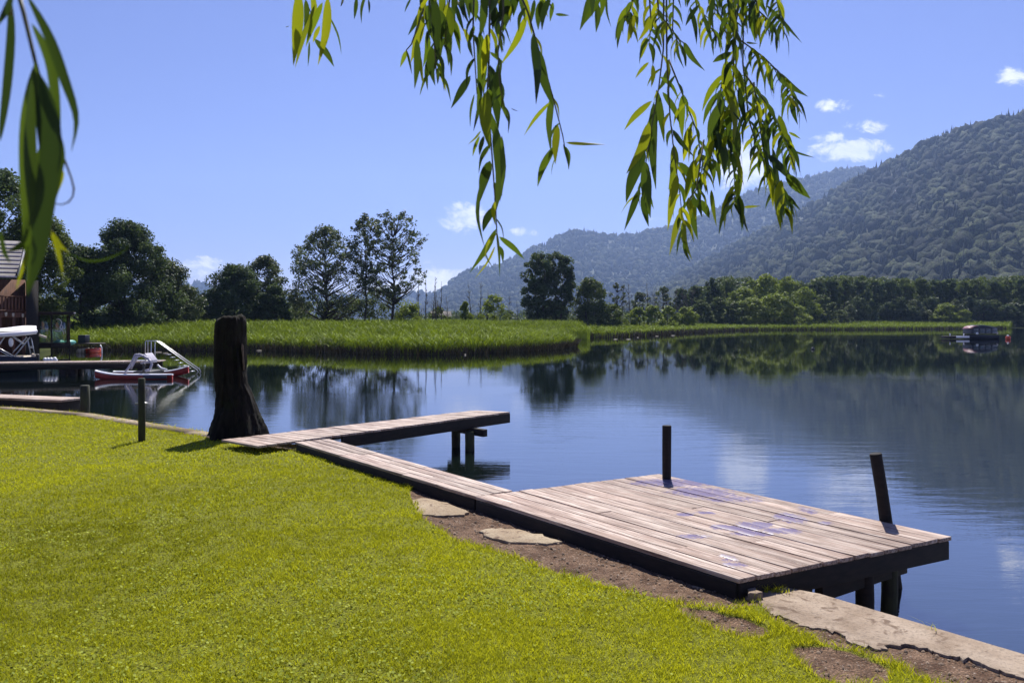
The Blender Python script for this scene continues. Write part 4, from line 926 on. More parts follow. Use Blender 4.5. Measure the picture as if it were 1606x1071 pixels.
def pavilion():
    Y = 43.0; X = lambda u: (u-CU)/FPX*Y; Z = lambda v: H-(v-HV)/FPX*Y
    t = thing('glass_pavilion', (X(86), Y, 0), 'small glass walled bathing hut on dark posts right of the boathouse', 'hut')
    mb = MB(); mb.cube((X(58), Y-.2, Z(494)), (X(117), Y+2.3, Z(489))); mb.build('roof', M_DARKWOOD, t, bevel=.01)
    mb = MB(); mb.cube((X(116)-.02, Y-.22, Z(491.5)-.02), (X(118.5), Y-.12, Z(490))); mb.build('roof_end', M_WHITE, t)
    mb = MB(); mb.cube((X(58), Y, Z(546)), (X(111), Y+2.1, Z(538))); mb.build('floor', M_DARKWOOD, t)
    for u in (60, 80.5, 109):
        for dy in (0, 2.0): mb = MB(); mb.box((X(u), Y+dy, -.8), (X(u), Y+dy, Z(494)), .07, .07); mb.build('post', M_DARKWOOD, t)
    for a, c in ((61, 79.5), (81.5, 108)):
        for dy in (.03, 2.03): mb = MB(); mb.cube((X(a), Y+dy, Z(538)), (X(c), Y+dy+.015, Z(495))); mb.build('pane', M_GLASS, t)
    mb = MB(); mb.cube((X(104), Y+.1, Z(538)), (X(108), Y+.3, Z(495))); mb.build('curtain', M_REDWOOD, t)
    # pale curled drawing on the right pane
    d = MB(); pts = [(88,501),(92,500.5),(95,502),(96.5,506),(95,511),(93.5,513.5),(95,516),(98,515),(98.5,512),(96.5,510),(94.5,512)]
    d.tube([(X(u), Y-.01, Z(v)) for u, v in pts], .022, 6); pts = [(96,516),(95,519),(92,520),(86,519)]; d.tube([(X(u), Y-.01, Z(v)) for u, v in pts], .018, 6)
    pts = [(97,517),(99,520),(99.5,525)]; d.tube([(X(u), Y-.01, Z(v)) for u, v in pts], .016, 6); pts = [(102,518),(102.5,523)]; d.tube([(X(u), Y-.01, Z(v)) for u, v in pts], .016, 6)
    d.build('window_drawing', M_WHITE, t)
    for u, w in ((76, 8), (94, 8)):
        mb = MB(); mb.ball((X(u), Y+1.0, Z(538)), (w/FPX*Y*.7, .5, .16)); o = mb.build('upturned_dinghy', M_TURQ); o['label'] = ('left' if u < 80 else 'right')+' of the two turquoise dinghies lying inside the glass hut'; o['category'] = 'dinghy'; o['group'] = 'dinghies in the glass hut'
    t.rotation_euler = (0, 0, R(31)); t.scale = (.86, 1, 1)
pavilion()

def raft():
    Y = 45.0; X = lambda u: (u-CU)/FPX*Y; Z = lambda v: H-(v-HV)/FPX*Y
    t = thing('float_raft', (X(137), Y, 0), 'low floating platform on yellow and red drums in front of the reeds', 'raft')
    mb = MB(); mb.cube((X(124), Y-.4, Z(539.5)), (X(154), Y+.8, Z(538))); mb.build('deck', M_DEADBARK, t)
    for u, m in ((129, M_CREAM), (136, M_CREAM), (141, M_ORANGE), (146, M_ORANGE)):
        mb = MB(); mb.tube([(X(u), Y-.35, .1), (X(u), Y+.7, .1)], .17, 12); mb.build('float_drum', m, t)
    o = MB(); o.cube((X(123.5), Y-.1, Z(538)+.006), (X(135), Y+.4, Z(525.5))); tag(o.build('dark_crate', M_NAVY, bevel=.02), 'dark blue box standing on the floating platform by the reeds', 'box')
    o = MB(); a = px(157, 541, 44.6); c = px(160, 549, 44.6); o.tube([(a.x, a.y, a.z), ((a.x+c.x)/2+.03, a.y, (a.z+c.z)/2), (c.x, c.y, -.1)], .04, 8); tag(o.build('mooring_stick', M_WHITE), 'short white stick leaning in the water beside the floating platform', 'stick')
raft()

def long_dock():
    t = thing('boat_dock', (-16, 26.6, 0), 'long narrow dock with pale deck edge crossing the water at left', 'dock')
    zt = .50; A = Vector((-27.5, 24.0)); B = gp(248, 566.5, zt); B = Vector((B.x, B.y)); d = (B-A).normalized(); n = Vector((-d.y, d.x)); Wd = 1.0
    def pp(s, w, z): q = A+d*s+n*w; return (q.x, q.y, z)
    L = (B-A).length; mb = MB(); r = random.Random(5)
    k = 0
    while k*.15 < L:
        mb.box(pp(k*.15+.07, -.03, zt-.015), pp(k*.15+.07, Wd, zt-.015), .14, .03, r.random()); k += 1
    mb.build('decking', wood_mat('dock_boards', (n.x, n.y)), t)
    for w in (.02, Wd-.05): mb = MB(); mb.box(pp(0, w, zt-.031-.11), pp(L-.05, w, zt-.031-.11), .06, .22); mb.build('edge_beam', M_DARKWOOD, t)
    for s in (1.5, 5.5, 11.6, 11.9, L-.6): 
        for w in (.15, .8): mb = MB(); mb.box(pp(s, w, zt-.26), pp(s, w, -1), .22, .22); mb.build('pile', M_DARKWOOD, t)
    mb = MB(); mb.box(pp(11.5, .1, zt-.35), pp(12.0, .1, zt-.35), .1, .18); mb.build('cross_beam', M_DARKWOOD, t)
    return A, B, d, n
dA, dB, dd, dn = long_dock()
def handrail():
    Y = 27.6; t = thing('water_ladder', tuple(px(232, 567, Y)), 'galvanised steel ladder rails sloping from the dock end into the water', 'ladder')
    for dy, du in ((0, 0), (.55, 4)):
        mb = MB(); mb.tube([px(228+du, 566, Y+dy), px(228+du, 536, Y+dy), px(229+du, 534.5, Y+dy), px(244+du, 534.5, Y+dy), px(247+du, 536, Y+dy), px(309+du, 580-dy*2, Y+dy), px(311+du, 583, Y+dy), px(305+du, 590, Y+dy)], .018, 8); mb.build('rail', M_METAL, t, smooth=True)
    mb = MB()
    for u, vt in ((237, 535), (243, 536)): mb.tube([px(u, vt, Y), px(u, 567, Y)], .018, 6)
    mb.build('baluster', M_METAL, t)
    for k in range(7):
        f = .25+.1*k; a = px(247, 545, Y).lerp(px(309, 589, Y), f); mb = MB(); c2 = px(251, 545, Y+.55).lerp(px(313, 588, Y+.55), f); mb.box(a, c2, .10, .025); mb.build('step', M_METAL, t)
    mb = MB(); mb.box(px(228, 566, Y+.3)-Vector((.5,0,0)), px(247, 566, Y+.3), .6, .05); mb.build('top_step', M_METAL, t)
handrail()
def pedal_boat():
    Y = 25.4; t = thing('pedal_boat', tuple(px(222, 592, Y)), 'white framed pedal boat with two red hulls floating at the dock end', 'pedal boat')
    def hull(u0, u1, Yh, m, vtop, nose, label):
        N = 14; mb = MB(); tb = MB(); ring = []; ring2 = []
        for i in range(N):
            f = i/(N-1); x0, x1 = px(u0, 0, Yh).x, px(u1, 0, Yh).x; x = x0+(x1-x0)*f
            wdt = .16*math.sin(math.pi*min(1, max(0, .06+.88*f)))**.55; rise = (.13*(1-min(1, f/.35))**2 if nose < 0 else .2*(max(0, (f-.6)/.4))**2)
            for k, (a, z) in enumerate(((-1,.14),(-.9,.03),(-.5,-.08),(.5,-.08),(.9,.03),(1,.14))): ring.append((x, Yh+a*wdt, z+rise))
            for a, z in ((-1.04,.14),(-1.04,.17),(0,.19),(1.04,.17),(1.04,.14)): ring2.append((x, Yh+a*wdt, z+rise))
        f = [[i*6+k, i*6+k+1, (i+1)*6+k+1, (i+1)*6+k] for i in range(N-1) for k in range(5)]
        caps = [list(range(6)), [(N-1)*6+k for k in range(6)][::-1]]
        mb.add(ring, [np.array(f), np.array(caps)]); hl = mb.build('hull', m, t); hl['label'] = label
        f2 = [[i*5+k, i*5+k+1, (i+1)*5+k+1, (i+1)*5+k] for i in range(N-1) for k in range(4)]+[[i*5+4, i*5, (i+1)*5, (i+1)*5+4] for i in range(N-1)]
        tb.add(ring2, [np.array(f2), np.array([list(range(5)), [(N-1)*5+k for k in range(5)][::-1]])]); tb.build('hull_deck', M_WHITE, hl)
    hull(150, 271, Y, M_RED, 583, -1, 'near red hull with navy stern'); hull(178, 296, Y+1.35, M_RED, 575, 1, 'far red hull with raised bow')
    mb = MB(); a = px(228, 0, Y).x; c = px(269, 0, Y).x; mb.cube((a, Y-.168, .03), (c-.1, Y-.12, .135)); mb.build('stern_panel', M_NAVY, t, bevel=.01)
    # moulded arched white frame
    def arch(pts, w, Yy, th=.10, nm='seat_frame'):
        mb = MB()
        for (u0, v0), (u1, v1) in zip(pts[:-1], pts[1:]): mb.tube([px(u0, v0, Yy), px(u1, v1, Yy)], w, 8)
        for (u0, v0) in pts: p = px(u0, v0, Yy); mb.ball(tuple(p), w*1.02, seg=8, rings=6)
        mb.build(nm, M_LILAC, t, smooth=True)
    arch([(197,583),(205,572),(212,557),(219,556),(226,559),(233,563),(238,571),(235,580),(229,581)], .042, Y)
    arch([(206,578),(211,568),(216,559),(224,557),(231,561)], .034, Y+.6)
    arch([(199,580),(208,566),(214,556),(222,557)], .034, Y+1.25)
    mb = MB(); p0, p1 = px(232, 554, Y+.9), px(241, 566, Y+.9)
    mb.box(p0, p1, .55, .06); mb.box(px(226, 569, Y+.9), px(241, 567, Y+.9), .55, .06); mb.build('seat', M_LILAC, t, bevel=.02)
    mb = MB(); mb.cube((px(205,0,Y).x, Y+.15, .12), (px(232,0,Y).x, Y+1.2, .26)); mb.build('pedal_well', M_BLACK, t, bevel=.03)
    mb = MB(); mb.tube([px(225, 583, Y+.1), px(226, 573, Y+.1)], .04, 8); mb.ball(tuple(px(226, 572, Y+.1)), .06); mb.build('steering_lever', M_BLACK, t)
    mb = MB(); mb.tube([px(247, 572, Y+1), px(252, 577, Y+1), px(262, 580, Y+1.1)], .035, 8); mb.build('rudder_bar', M_WHITE, t)
pedal_boat()
def motor_boat():
    Y = 30.0; t = thing('motor_boat', tuple(px(20, 570, Y)), 'motor boat with white canvas bimini moored behind the dock at left', 'boat')
    X = lambda u, y=Y: (u-CU)/FPX*y; Z = lambda v, y=Y: H-(v-HV)/FPX*y
    # hull
    N = 14; ring = []; x0, x1 = X(-110), X(58)
    for i in range(N):
        f = i/(N-1); x = x0+(x1-x0)*f; w = .95*min(1, (.08+f*2.2))**.6
        for a, z in ((-1,.52),(-.96,.3),(-.7,-.1),(.7,-.1),(.96,.3),(1,.52)): ring.append((x, Y+a*w, z+.14*(1-f)))
    mb = MB(); f = [[i*6+k, i*6+k+1, (i+1)*6+k+1, (i+1)*6+k] for i in range(N-1) for k in range(5)]+[[i*6+5, i*6, (i+1)*6, (i+1)*6+5] for i in range(N-1)]
    mb.add(ring, [np.array(f), np.array([list(range(6)), [(N-1)*6+k for k in range(6)][::-1]])]); mb.build('hull', M_NAVY, t)
    mb = MB(); mb.cube((X(-90), Y-.8, .5), (X(22), Y+.7, Z(563))); mb.build('cockpit_cover', M_BLUECAN, t, bevel=.04)
    mb = MB(); mb.cube((X(20), Y-.75, .55), (X(49), Y+.7, Z(561))); mb.build('stern_bench', M_CREAM, t, bevel=.03)
    mb = MB(); mb.cube((X(49), Y-.5, .5), (X(55.5), Y-.1, Z(554.5))); mb.build('seat_back', M_CREAM, t, bevel=.05)
    # bimini canvas, slightly sagging
    nx, ny = 18, 8; V = []
    for j in range(ny):
        for i in range(nx):
            f = i/(nx-1); g = j/(ny-1); x = X(-70)+(X(57)-X(-70))*f; V.append((x, Y-.85+1.7*g, Z(521)+.16*math.sin(math.pi*g)+.04*math.sin(f*9)*math.sin(g*3)+.08*f))
    V2 = [(a, c, d-.05) for a, c, d in V]; n = len(V); idx = np.arange(n).reshape(ny, nx); q = np.stack([idx[:-1,:-1], idx[:-1,1:], idx[1:,1:], idx[1:,:-1]], -1).reshape(-1, 4)
    mb = MB(); mb.add(V+V2, [q, q[:, ::-1]+n]); 
    mb.tube([(X(-70), Y-.86, Z(523)), (X(-10), Y-.87, Z(525)), (X(30), Y-.87, Z(523)), (X(57), Y-.86, Z(520))], .09, 8); mb.tube([(X(57), Y-.86, Z(519.5)), (X(57), Y+.85, Z(519.5))], .06, 8); mb.build('canopy', M_CANVAS, t, smooth=True)
    mb = MB()
    for (a, c) in (((22,560),(47,529)),((20,553),(42,529)),((20,527),(38,541)),((-14,540),(22,560)),((-14,560),(8,527)),((48,556),(43,531)),((54,555),(49,531)),((47,545),(53,545))):
        for yy in (Y-.8, Y+.7):
            mb.tube([(X(a[0]), yy, Z(a[1])), (X(c[0]), yy, Z(c[1]))], .022, 6)
    mb.build('canopy_frame', M_METAL, t)
    mb = MB(); mb.box(px(40, 512, Y), px(51, 518, Y), .35, .04); mb.build('solar_panel', M_METAL, t)
    mb = MB(); mb.box(px(51, 526, Y-.4), px(63, 530, Y-.4), .3, .09); mb.build('rolled_flap', M_CREAM, t, bevel=.02)
    for u in (58, 63, 68, 74): mb = MB(); mb.ball(tuple(px(u, 565.5 if u < 70 else 565, Y-.5)), .09, seg=8, rings=6); mb.ball(tuple(px(u+2, 567, Y-.5)), .07, seg=8, rings=6); mb.build('fender', M_WHITE, t)
    mb = MB(); mb.ball(tuple(px(-1, 537, Y-.7)), (.1,.1,.18)); mb.build('headrest', M_WHITE, t)
    mb = MB(); mb.cube((X(56), Y-.2, .05), (X(62), Y+.3, .62)); mb.build('outboard_motor', M_BLACK, t, bevel=.04)
    t.rotation_euler = (0, 0, R(33)); t.scale = (.84, 1, 1)
motor_boat()
def far_boat():
    Y = 2.07*FPX/31.5; X = lambda u: (u-CU)/FPX*Y; Z = lambda v: H-(v-HV)/FPX*Y
    t = thing('cabin_boat', (X(1525), Y, 0), 'small dark cabin boat with glossy curved roof moored at a raft, far right', 'boat')
    V = []; N = 10
    for i in range(N):
        f = i/(N-1); x = X(1514)+(X(1559)-X(1514))*f; w = .9*min(1, .35+f*1.6)
        for a, z in ((-1,.42),(-.8,-.05),(.8,-.05),(1,.42)): V.append((x, Y+a*w, z+.08*(1-f)))
    mb = MB(); f = [[i*4+k, i*4+k+1, (i+1)*4+k+1, (i+1)*4+k] for i in range(N-1) for k in range(3)]+[[i*4+3, i*4, (i+1)*4, (i+1)*4+3] for i in range(N-1)]
    mb.add(V, [np.array(f), np.array([[0,1,2,3], [(N-1)*4+k for k in (3,2,1,0)]])]); mb.build('hull', M_NAVY, t)
    prof = [(1516,523.5),(1518,514.5),(1523,511.8),(1533,510.6),(1545,512.4),(1553,515.3),(1557,517),(1557,523.5)]
    n = len(prof); vs = [(X(u), Y-.75, Z(v)) for u, v in prof]+[(X(u), Y+.75, Z(v)) for u, v in prof]
    mb = MB(); mb.add(vs, [np.array([list(range(n))[::-1], [n+k for k in range(n)]]), np.array([[k, (k+1) % n, n+(k+1) % n, n+k] for k in range(n)])]); mb.build('cabin', M_NAVY, t, bevel=.03)
    mb = MB(); P = [(1529,510.2),(1537,510.2),(1547,512.2),(1556,515)]; 
    for a, c in zip(P[:-1], P[1:]): mb.box(Vector((X(a[0]), Y, Z(a[1]))), Vector((X(c[0]), Y, Z(c[1]))), 1.6, .05)
    mb.build('roof_panel', basic('glossy_roof', (.18,.21,.28), (.14,.17,.24), 5, .15, 0), t)
    mb = MB(); P = [(1516.5,516),(1520,512.6),(1526,511)]
    for a, c in zip(P[:-1], P[1:]): mb.box(Vector((X(a[0]), Y-.02, Z(a[1]))), Vector((X(c[0]), Y-.02, Z(c[1]))), 1.56, .06)
    mb.build('front_canopy', basic('pink_canopy', (.22,.09,.10), (.12,.04,.05), 5, .5, 0), t)
    for a, c in ((1520,1527),(1530,1537),(1539,1546),(1549,1556)):
        mb = MB(); mb.cube((X(a), Y-.80, Z(521.5)), (X(c), Y-.752, Z(516.5 if a < 1545 else 517.5))); w_ = mb.build('window', M_GLASS, t)
        mb = MB(); 
        for p, q in (((a,521.6),(c,521.6)),((a,516.3),(c,516.3))): mb.box(Vector((X(p[0]), Y-.79, Z(p[1]))), Vector((X(q[0]), Y-.79, Z(q[1]))), .04, .04)
        mb.build('frame', M_WHITE if a in (1549,) else M_METAL, w_)
    mb = MB(); mb.ball((X(1560.5), Y-.3, Z(522.5)), .11); mb.ball((X(1523), Y-1, Z(522.5)), .12); mb.build('fender', M_WHITE, t)
    t = thing('swim_raft', (X(1498), Y, 0), 'low dark raft with bright side attached left of the far cabin boat', 'raft')
    mb = MB(); mb.cube((X(1485), Y-.6, .06), (X(1515), Y+1.0, .30)); mb.build('deck', M_DARKWOOD, t, bevel=.02)
    mb = MB(); mb.cube((X(1494), Y-.66, .12), (X(1514.5), Y-.605, .32)); mb.build('side_fender', M_WHITE, t, bevel=.02)
    for u in (1485.5, 1507): mb = MB(); mb.tube([(X(u), Y-.5, .3), (X(u), Y-.5, .48)], .04, 6); mb.ball((X(u), Y-.5, .5), .06); mb.build('bollard', M_WHITE, t)
    t = thing('marker_buoy', (X(1571), Y-1, 0), 'small red buoy with pale top floating right of the cabin boat', 'buoy')
    mb = MB(); mb.ball((X(1571), Y-1, .14), (.24,.24,.22)); mb.build('float', M_ORANGE, t, smooth=True); mb = MB(); mb.ball((X(1570), Y-1.05, .34), .10); mb.build('cap', M_WHITE, t, smooth=True)
    g = gp(1275, 548, 0); mb = MB(); mb.ball((g.x, g.y, .02), .12); mb.tube([(g.x, g.y, .1), (g.x, g.y, .2)], .03, 6); tag(mb.build('dark_float', M_BLACK, smooth=True), 'tiny dark float alone on the open water right of centre', 'buoy')
far_boat()

# ------------------------------------------------------------------ willow overhead
def leaf_path(mb, pts, width, roll=None, tone=.5, n=9, fold=.25, sway=0):
    """lanceolate leaf along a smooth path of world points"""
    P = [Vector(p) for p in pts]
    if len(P) == 2: P = [P[0], P[0].lerp(P[1], .5)+Vector((sway, 0, 0)), P[1]]
    # resample (Catmull-Rom)
    out = []
    for i in range(n+1):
        s = i/n*(len(P)-1); k = min(len(P)-2, int(s)); f = s-k; p0, p1, p2, p3 = P[max(k-1, 0)], P[k], P[k+1], P[min(k+2, len(P)-1)]
        out.append(.5*((2*p1)+(-p0+p2)*f+(2*p0-5*p1+4*p2-p3)*f*f+(-p0+3*p1-3*p2+p3)*f**3))
    roll = rng.uniform(-.7, .7) if roll is None else roll; vs = []
    for i, p in enumerate(out):
        f = i/n; d = (out[min(i+1, n)]-out[max(i-1, 0)]).normalized(); view = Vector((0, 1, 0)); s = d.cross(view)
        s = s.normalized() if s.length > .05 else Vector((1, 0, 0)); nn = s.cross(d).normalized(); s = (s*math.cos(roll+.4*f)+nn*math.sin(roll+.4*f)); nn = s.cross(d)
        w = width/2*.86*max(.03, math.sin(math.pi*f**.72)**1.15)
        vs += [tuple(p-s*w+nn*w*fold), tuple(p), tuple(p+s*w+nn*w*fold)]
    fs = [[i*3+k, i*3+k+1, (i+1)*3+k+1, (i+1)*3+k] for i in range(n) for k in range(2)]
    mb.add(vs, np.array(fs), tone)
def willow():
    t = thing('willow_tree', (-1.2, -1.6, .45), 'weeping willow whose leafy twigs hang into the top of the view', 'tree')
    mb = MB(); mb.tube([(-1.6,-2.4,.2),(-1.5,-2.3,1.5),(-1.2,-2.0,2.8),(-.9,-1.4,4.0),(-.6,-.6,4.7)], [.42,.34,.30,.24,.18], 16); mb.build('trunk', M_BARK, t)
    mb = MB(); mb.tube([(-.9,-1.5,3.9),(-.3,.2,4.35),(.0,1.3,4.2),(.5,2.2,3.95),(1.2,3.0,3.75)], [.16,.09,.06,.045,.02], 10)
    mb.tube([(-.9,-1.5,3.9),(-.9,-.3,3.5),(-.5,.45,2.75),(-.33,.6,2.5)], [.12,.05,.03,.008], 10); mb.tube([(0,1.3,4.2),(-.4,1.8,3.6),(-.6,2.0,3.2)], [.05,.03,.01], 8); mb.tube([(.0,1.3,4.2),(.05,1.6,3.6),(.0,1.7,3.0)], [.05,.03,.01], 8); mb.build('limb', M_BARK, t)
    def branch(name_lab, Y, conv, leaves, stems, auto, pale=.25, seed=1, jit=.12, wfac=1.12, srad=.0022):
        r = random.Random(seed); tw = MB(); lf = MB(); pf = MB(); k = conv[2]
        cv = lambda x, y, yy=Y: px(conv[0]+x*k, conv[1]+y*k, yy)
        for st in stems:
            yo = r.uniform(-jit, jit); tw.tube([cv(a, c, Y+yo) for a, c in st], [srad*(1.2-.7*i/(len(st)-1)) for i in range(len(st))], 6)
        for L in leaves:
            x0, y0, x1, y1, w = L[:5]; ya = Y+r.uniform(-jit, jit); yb = ya+r.uniform(-.03, .05); ww = w*k/FPX*Y*wfac*r.uniform(.95, 1.1)
            roll = r.uniform(-.55, .55); ln = math.hypot(x1-x0, y1-y0)*k/FPX*Y
            leaf_path(pf if r.random() < pale*1.1 else lf, [cv(x0, y0, ya), cv(x1+(x1-x0)*.06, y1+(y1-y0)*.06, yb)], ww/math.cos(roll), roll, r.random(), sway=r.uniform(-.08, .08)*ln)
        for (st, i0, n, ll, w, spread) in auto:
            pts = stems[st]
            for j in range(n):
                s = (i0+(1-i0)*(j+r.random()*.8)/n)*(len(pts)-1); q = min(len(pts)-2, int(s)); f = s-q
                x = pts[q][0]*(1-f)+pts[q+1][0]*f; y = pts[q][1]*(1-f)+pts[q+1][1]*f
                L_ = ll*r.uniform(.6, 1.15); sd = 1 if j % 2 else -1; a = sd*r.uniform(.05, spread)+r.uniform(-.1, .1)
                ya = Y+r.uniform(-jit, jit); yb = ya+r.uniform(-.4, .4)*L_*k/FPX*Y; p0 = cv(x, y, ya); p1 = cv(x+math.sin(a)*L_, y+math.cos(a)*L_, yb)
                mid = p0.lerp(p1, .45)+Vector((sd*.10*L_*k/FPX*Y, 0, .05*L_*k/FPX*Y)); roll = r.uniform(-1.1, 1.1)
                leaf_path(pf if r.random() < pale*1.35 else lf, [p0, mid, p1], w*.82*k/FPX*Y*r.uniform(.8, 1.15), roll, r.random())
        b_ = tw.build('hanging_branch', M_TWIG, t); b_['label'] = name_lab
        if lf.n: lf.build('leaves', F_WILLOW, b_, smooth=True, data_loc=False).matrix_parent_inverse = b_.matrix_parent_inverse.copy() if False else Matrix.Translation(t.location).inverted()@Matrix.Translation(t.location)
        if pf.n: pf.build('pale_leaves', F_YELLOW, b_, smooth=True, data_loc=False)
    Z8 = (440, 0, .4107)
    L1 = [(70,-30,50,235,40),(95,0,90,100,22),(130,20,60,245,24),(160,10,100,170,25),(180,-10,145,235,30),(185,60,230,200,8),(130,150,200,250,24),(110,160,105,250,8),(150,100,125,160,20),(60,-40,70,120,26),(120,-30,115,120,24),(240,-10,230,25,8),(290,-10,282,70,16),(325,-20,310,85,12),(335,0,338,50,8),(30,100,20,105,6)]
    branch('leftmost sunlit tuft of leaves', 1.75, Z8, L1, [[(80,-60),(95,0),(120,60)],[(180,-60),(185,40),(190,70)],[(300,-60),(310,0)]], [], pale=.3, seed=2)
    L2 = [(500,-10,475,45,10),(545,30,490,130,22),(545,60,500,230,34),(520,150,512,330,26),(560,20,600,180,28),(590,0,600,200,34),(610,40,640,240,36),(560,120,545,250,24),(580,180,590,320,36),(560,230,562,340,18),(610,230,632,345,20),(480,195,458,255,16),(640,30,650,150,28),(655,60,685,200,20),(600,260,600,320,14),(670,20,700,120,16),(530,200,545,325,14),(480,190,500,280,10),(540,-30,560,90,26),(580,-40,570,110,30),(620,-40,620,90,30),(660,-40,655,80,26),(690,-30,720,90,22)]
    branch('short leafy branch left of the long central one', 1.7, Z8, L2, [[(560,-60),(575,60),(590,200),(595,280)],[(530,-60),(545,40),(500,170),(478,195)],[(650,-60),(640,60),(625,180)]], [(0,0,14,120,26,.5),(2,0,10,110,24,.5)], pale=.32, seed=3)
    L3 = [(720,150,735,220,16),(700,110,720,180,16),(760,120,750,400,44),(725,290,655,408,30),(790,130,770,300,30),(740,360,725,480,10),(765,370,738,495,14),(800,250,830,480,40),(830,240,870,460,24),(790,345,800,560,44),(820,480,820,800,48),(845,520,845,740,18),(765,500,718,550,9),(775,520,760,590,18),(760,520,735,595,13),(795,570,765,620,9),(800,615,765,760,44),(765,700,778,930,16),(815,790,775,880,30),(823,875,728,1032,24),(835,905,925,985,24),(825,880,836,1050,10),(820,940,745,1058,9),(780,960,810,1020,5),(880,415,910,425,4),(700,-30,720,70,20),(740,-20,745,80,26),(770,0,760,140,30),(800,-20,810,110,32),(820,20,850,190,26),(840,60,880,170,7),(860,-20,850,90,42),(890,-10,850,120,38),(880,20,800,100,22),(830,130,845,200,16),(740,100,720,170,16),(800,200,850,240,14),(780,-40,790,60,30),(720,-40,735,60,26),(860,-60,840,60,34),(830,-50,800,50,30),(795,420,845,640,30),(835,600,838,760,26)]
    branch('longest central branch with leaves hanging down to the hilltop', 1.55, Z8, L3, [[(800,-60),(798,100),(795,250),(790,345),(808,600),(822,800),(826,890),(832,960)],[(850,-60),(850,60),(830,200),(838,330),(855,420)],[(740,-60),(735,120),(750,360)]], [(0,0,12,110,26,.5),(1,0,10,100,24,.5),(2,0,6,110,22,.5)], pale=.28, seed=4)
    L4 = [(940,60,845,240,28),(930,-20,960,130,24),(965,130,975,385,38),(985,190,1040,400,34),(1040,360,1035,580,34),(1030,390,935,512,15),(1060,480,1050,620,30),(1045,560,985,705,28),(1090,545,1235,552,17),(1080,550,1100,640,12),(1050,600,1035,665,4),(970,0,960,80,16),(1000,0,985,110,36),(1030,-10,1000,110,26),(1040,10,1030,80,18),(1050,55,1100,60,9),(1000,-40,1020,60,30),(920,-40,935,80,30),(905,-40,890,60,26)]
    branch('slender curved branch right of the longest one', 1.6, Z8, L4, [[(900,-60),(945,50),(985,190),(1020,300),(1050,410),(1078,520),(1090,590)],[(1010,-60),(1020,0),(1040,40)]], [(0,0,6,90,22,.4)], pale=.3, seed=5)
    L5 = [(1180,-20,1145,110,28),(1220,-10,1160,90,26),(1215,20,1205,120,28),(1245,-10,1262,100,12),(1190,-50,1190,60,28),(1230,-40,1225,60,24)]
    branch('small tuft of leaves between the two main groups', 1.8, Z8, L5, [[(1200,-60),(1205,-10),(1210,30)]], [], pale=.2, seed=6)
    Z9 = (900, 0, .392)
    L6 = [(312,405,208,515,28),(300,490,215,685,34),(285,605,213,800,40),(285,650,305,860,38),(320,410,328,740,40),(265,755,205,915,32),(275,780,298,900,28),(330,360,360,560,26),(385,270,340,360,26),(355,370,420,490,22),(300,250,248,312,16),(315,260,310,345,16),(200,70,175,190,22),(230,20,170,130,30),(290,150,270,230,24),(440,170,520,278,28),(410,160,440,270,18),(310,470,300,640,24),(240,60,215,170,26),(310,60,260,160,22)]
    branch('tapering branch with broad pale leaves left in the right group', 2.0, Z9, L6, [[(360,-60),(358,200),(340,350),(305,540),(275,740),(272,800)],[(250,-60),(225,40),(200,80)],[(400,-60),(395,120),(430,200)],[(300,-40),(310,100),(300,180)]], [(0,0,16,110,22,.8),(1,0,12,100,26,.5),(2,0,14,100,22,.7),(3,0,12,100,24,.5)], pale=.3, seed=7)
    L7 = [(435,840,385,1015,38),(440,880,472,1032,32),(400,580,380,750,32),(415,700,378,910,38),(465,505,440,640,32),(395,520,480,625,26),(420,650,485,740,28),(480,780,495,950,32),(435,380,435,550,28),(430,920,412,1020,14),(440,960,465,1045,12),(505,650,485,720,20),(480,640,445,800,30),(520,690,510,820,26),(425,830,450,900,20),(500,800,540,870,26),(460,790,470,870,24),(550,760,570,900,22)]
    branch('branch ending in bright yellow green leaves, lowest of the right group', 2.05, Z9, L7, [[(370,-60),(372,240),(385,470),(402,620),(425,780),(436,900)],[(380,240),(440,390),(490,520),(515,650),(500,760)],[(520,560),(490,760),(450,820)]], [(0,.35,12,100,24,.5),(1,.1,22,110,20,.5),(2,0,10,100,28,.5)], pale=.45, seed=8)
    L8 = [(630,210,560,248,22),(595,300,517,440,28),(580,370,520,495,28),(610,240,650,470,46),(655,790,698,925,28),(640,740,605,910,30),(680,830,745,825,10),(600,400,540,560,34),(560,520,530,700,34),(630,380,640,560,40),(650,500,640,700,36),(590,560,600,700,34),(660,350,690,500,24),(570,440,570,600,40),(610,520,580,660,40)]
    branch('dense dark branch in the middle of the right group', 2.1, Z9, L8, [[(640,-60),(640,200),(636,400),(640,600),(645,760),(640,820)],[(600,280),(580,420),(560,560),(545,660)],[(660,-60),(655,60),(640,150)],[(640,200),(600,420),(620,620)]], [(0,.0,52,125,26,.5),(1,.1,26,125,28,.45),(2,0,12,110,26,.6),(3,.1,26,130,30,.45)], pale=.27, seed=9, jit=.18)
    L9 = [(830,720,825,900,40),(850,700,942,790,32),(780,620,890,740,38),(860,530,905,555,10),(880,605,960,630,8),(855,780,905,840,14),(740,400,760,560,28),(760,640,795,820,26),(770,470,790,650,30),(800,600,830,760,30),(820,460,870,620,32),(870,620,875,680,20)]
    branch('long branch at the right end of the right group', 2.15, Z9, L9, [[(680,-60),(676,250),(700,480),(740,610),(800,700),(850,780),(838,850)],[(680,290),(780,430),(840,540),(875,650)],[(720,330),(740,480),(760,620)]], [(0,.25,30,110,22,.6),(1,.05,44,120,22,.55),(2,0,22,120,22,.5),(0,.0,20,110,22,.6)], pale=.3, seed=10, jit=.18)
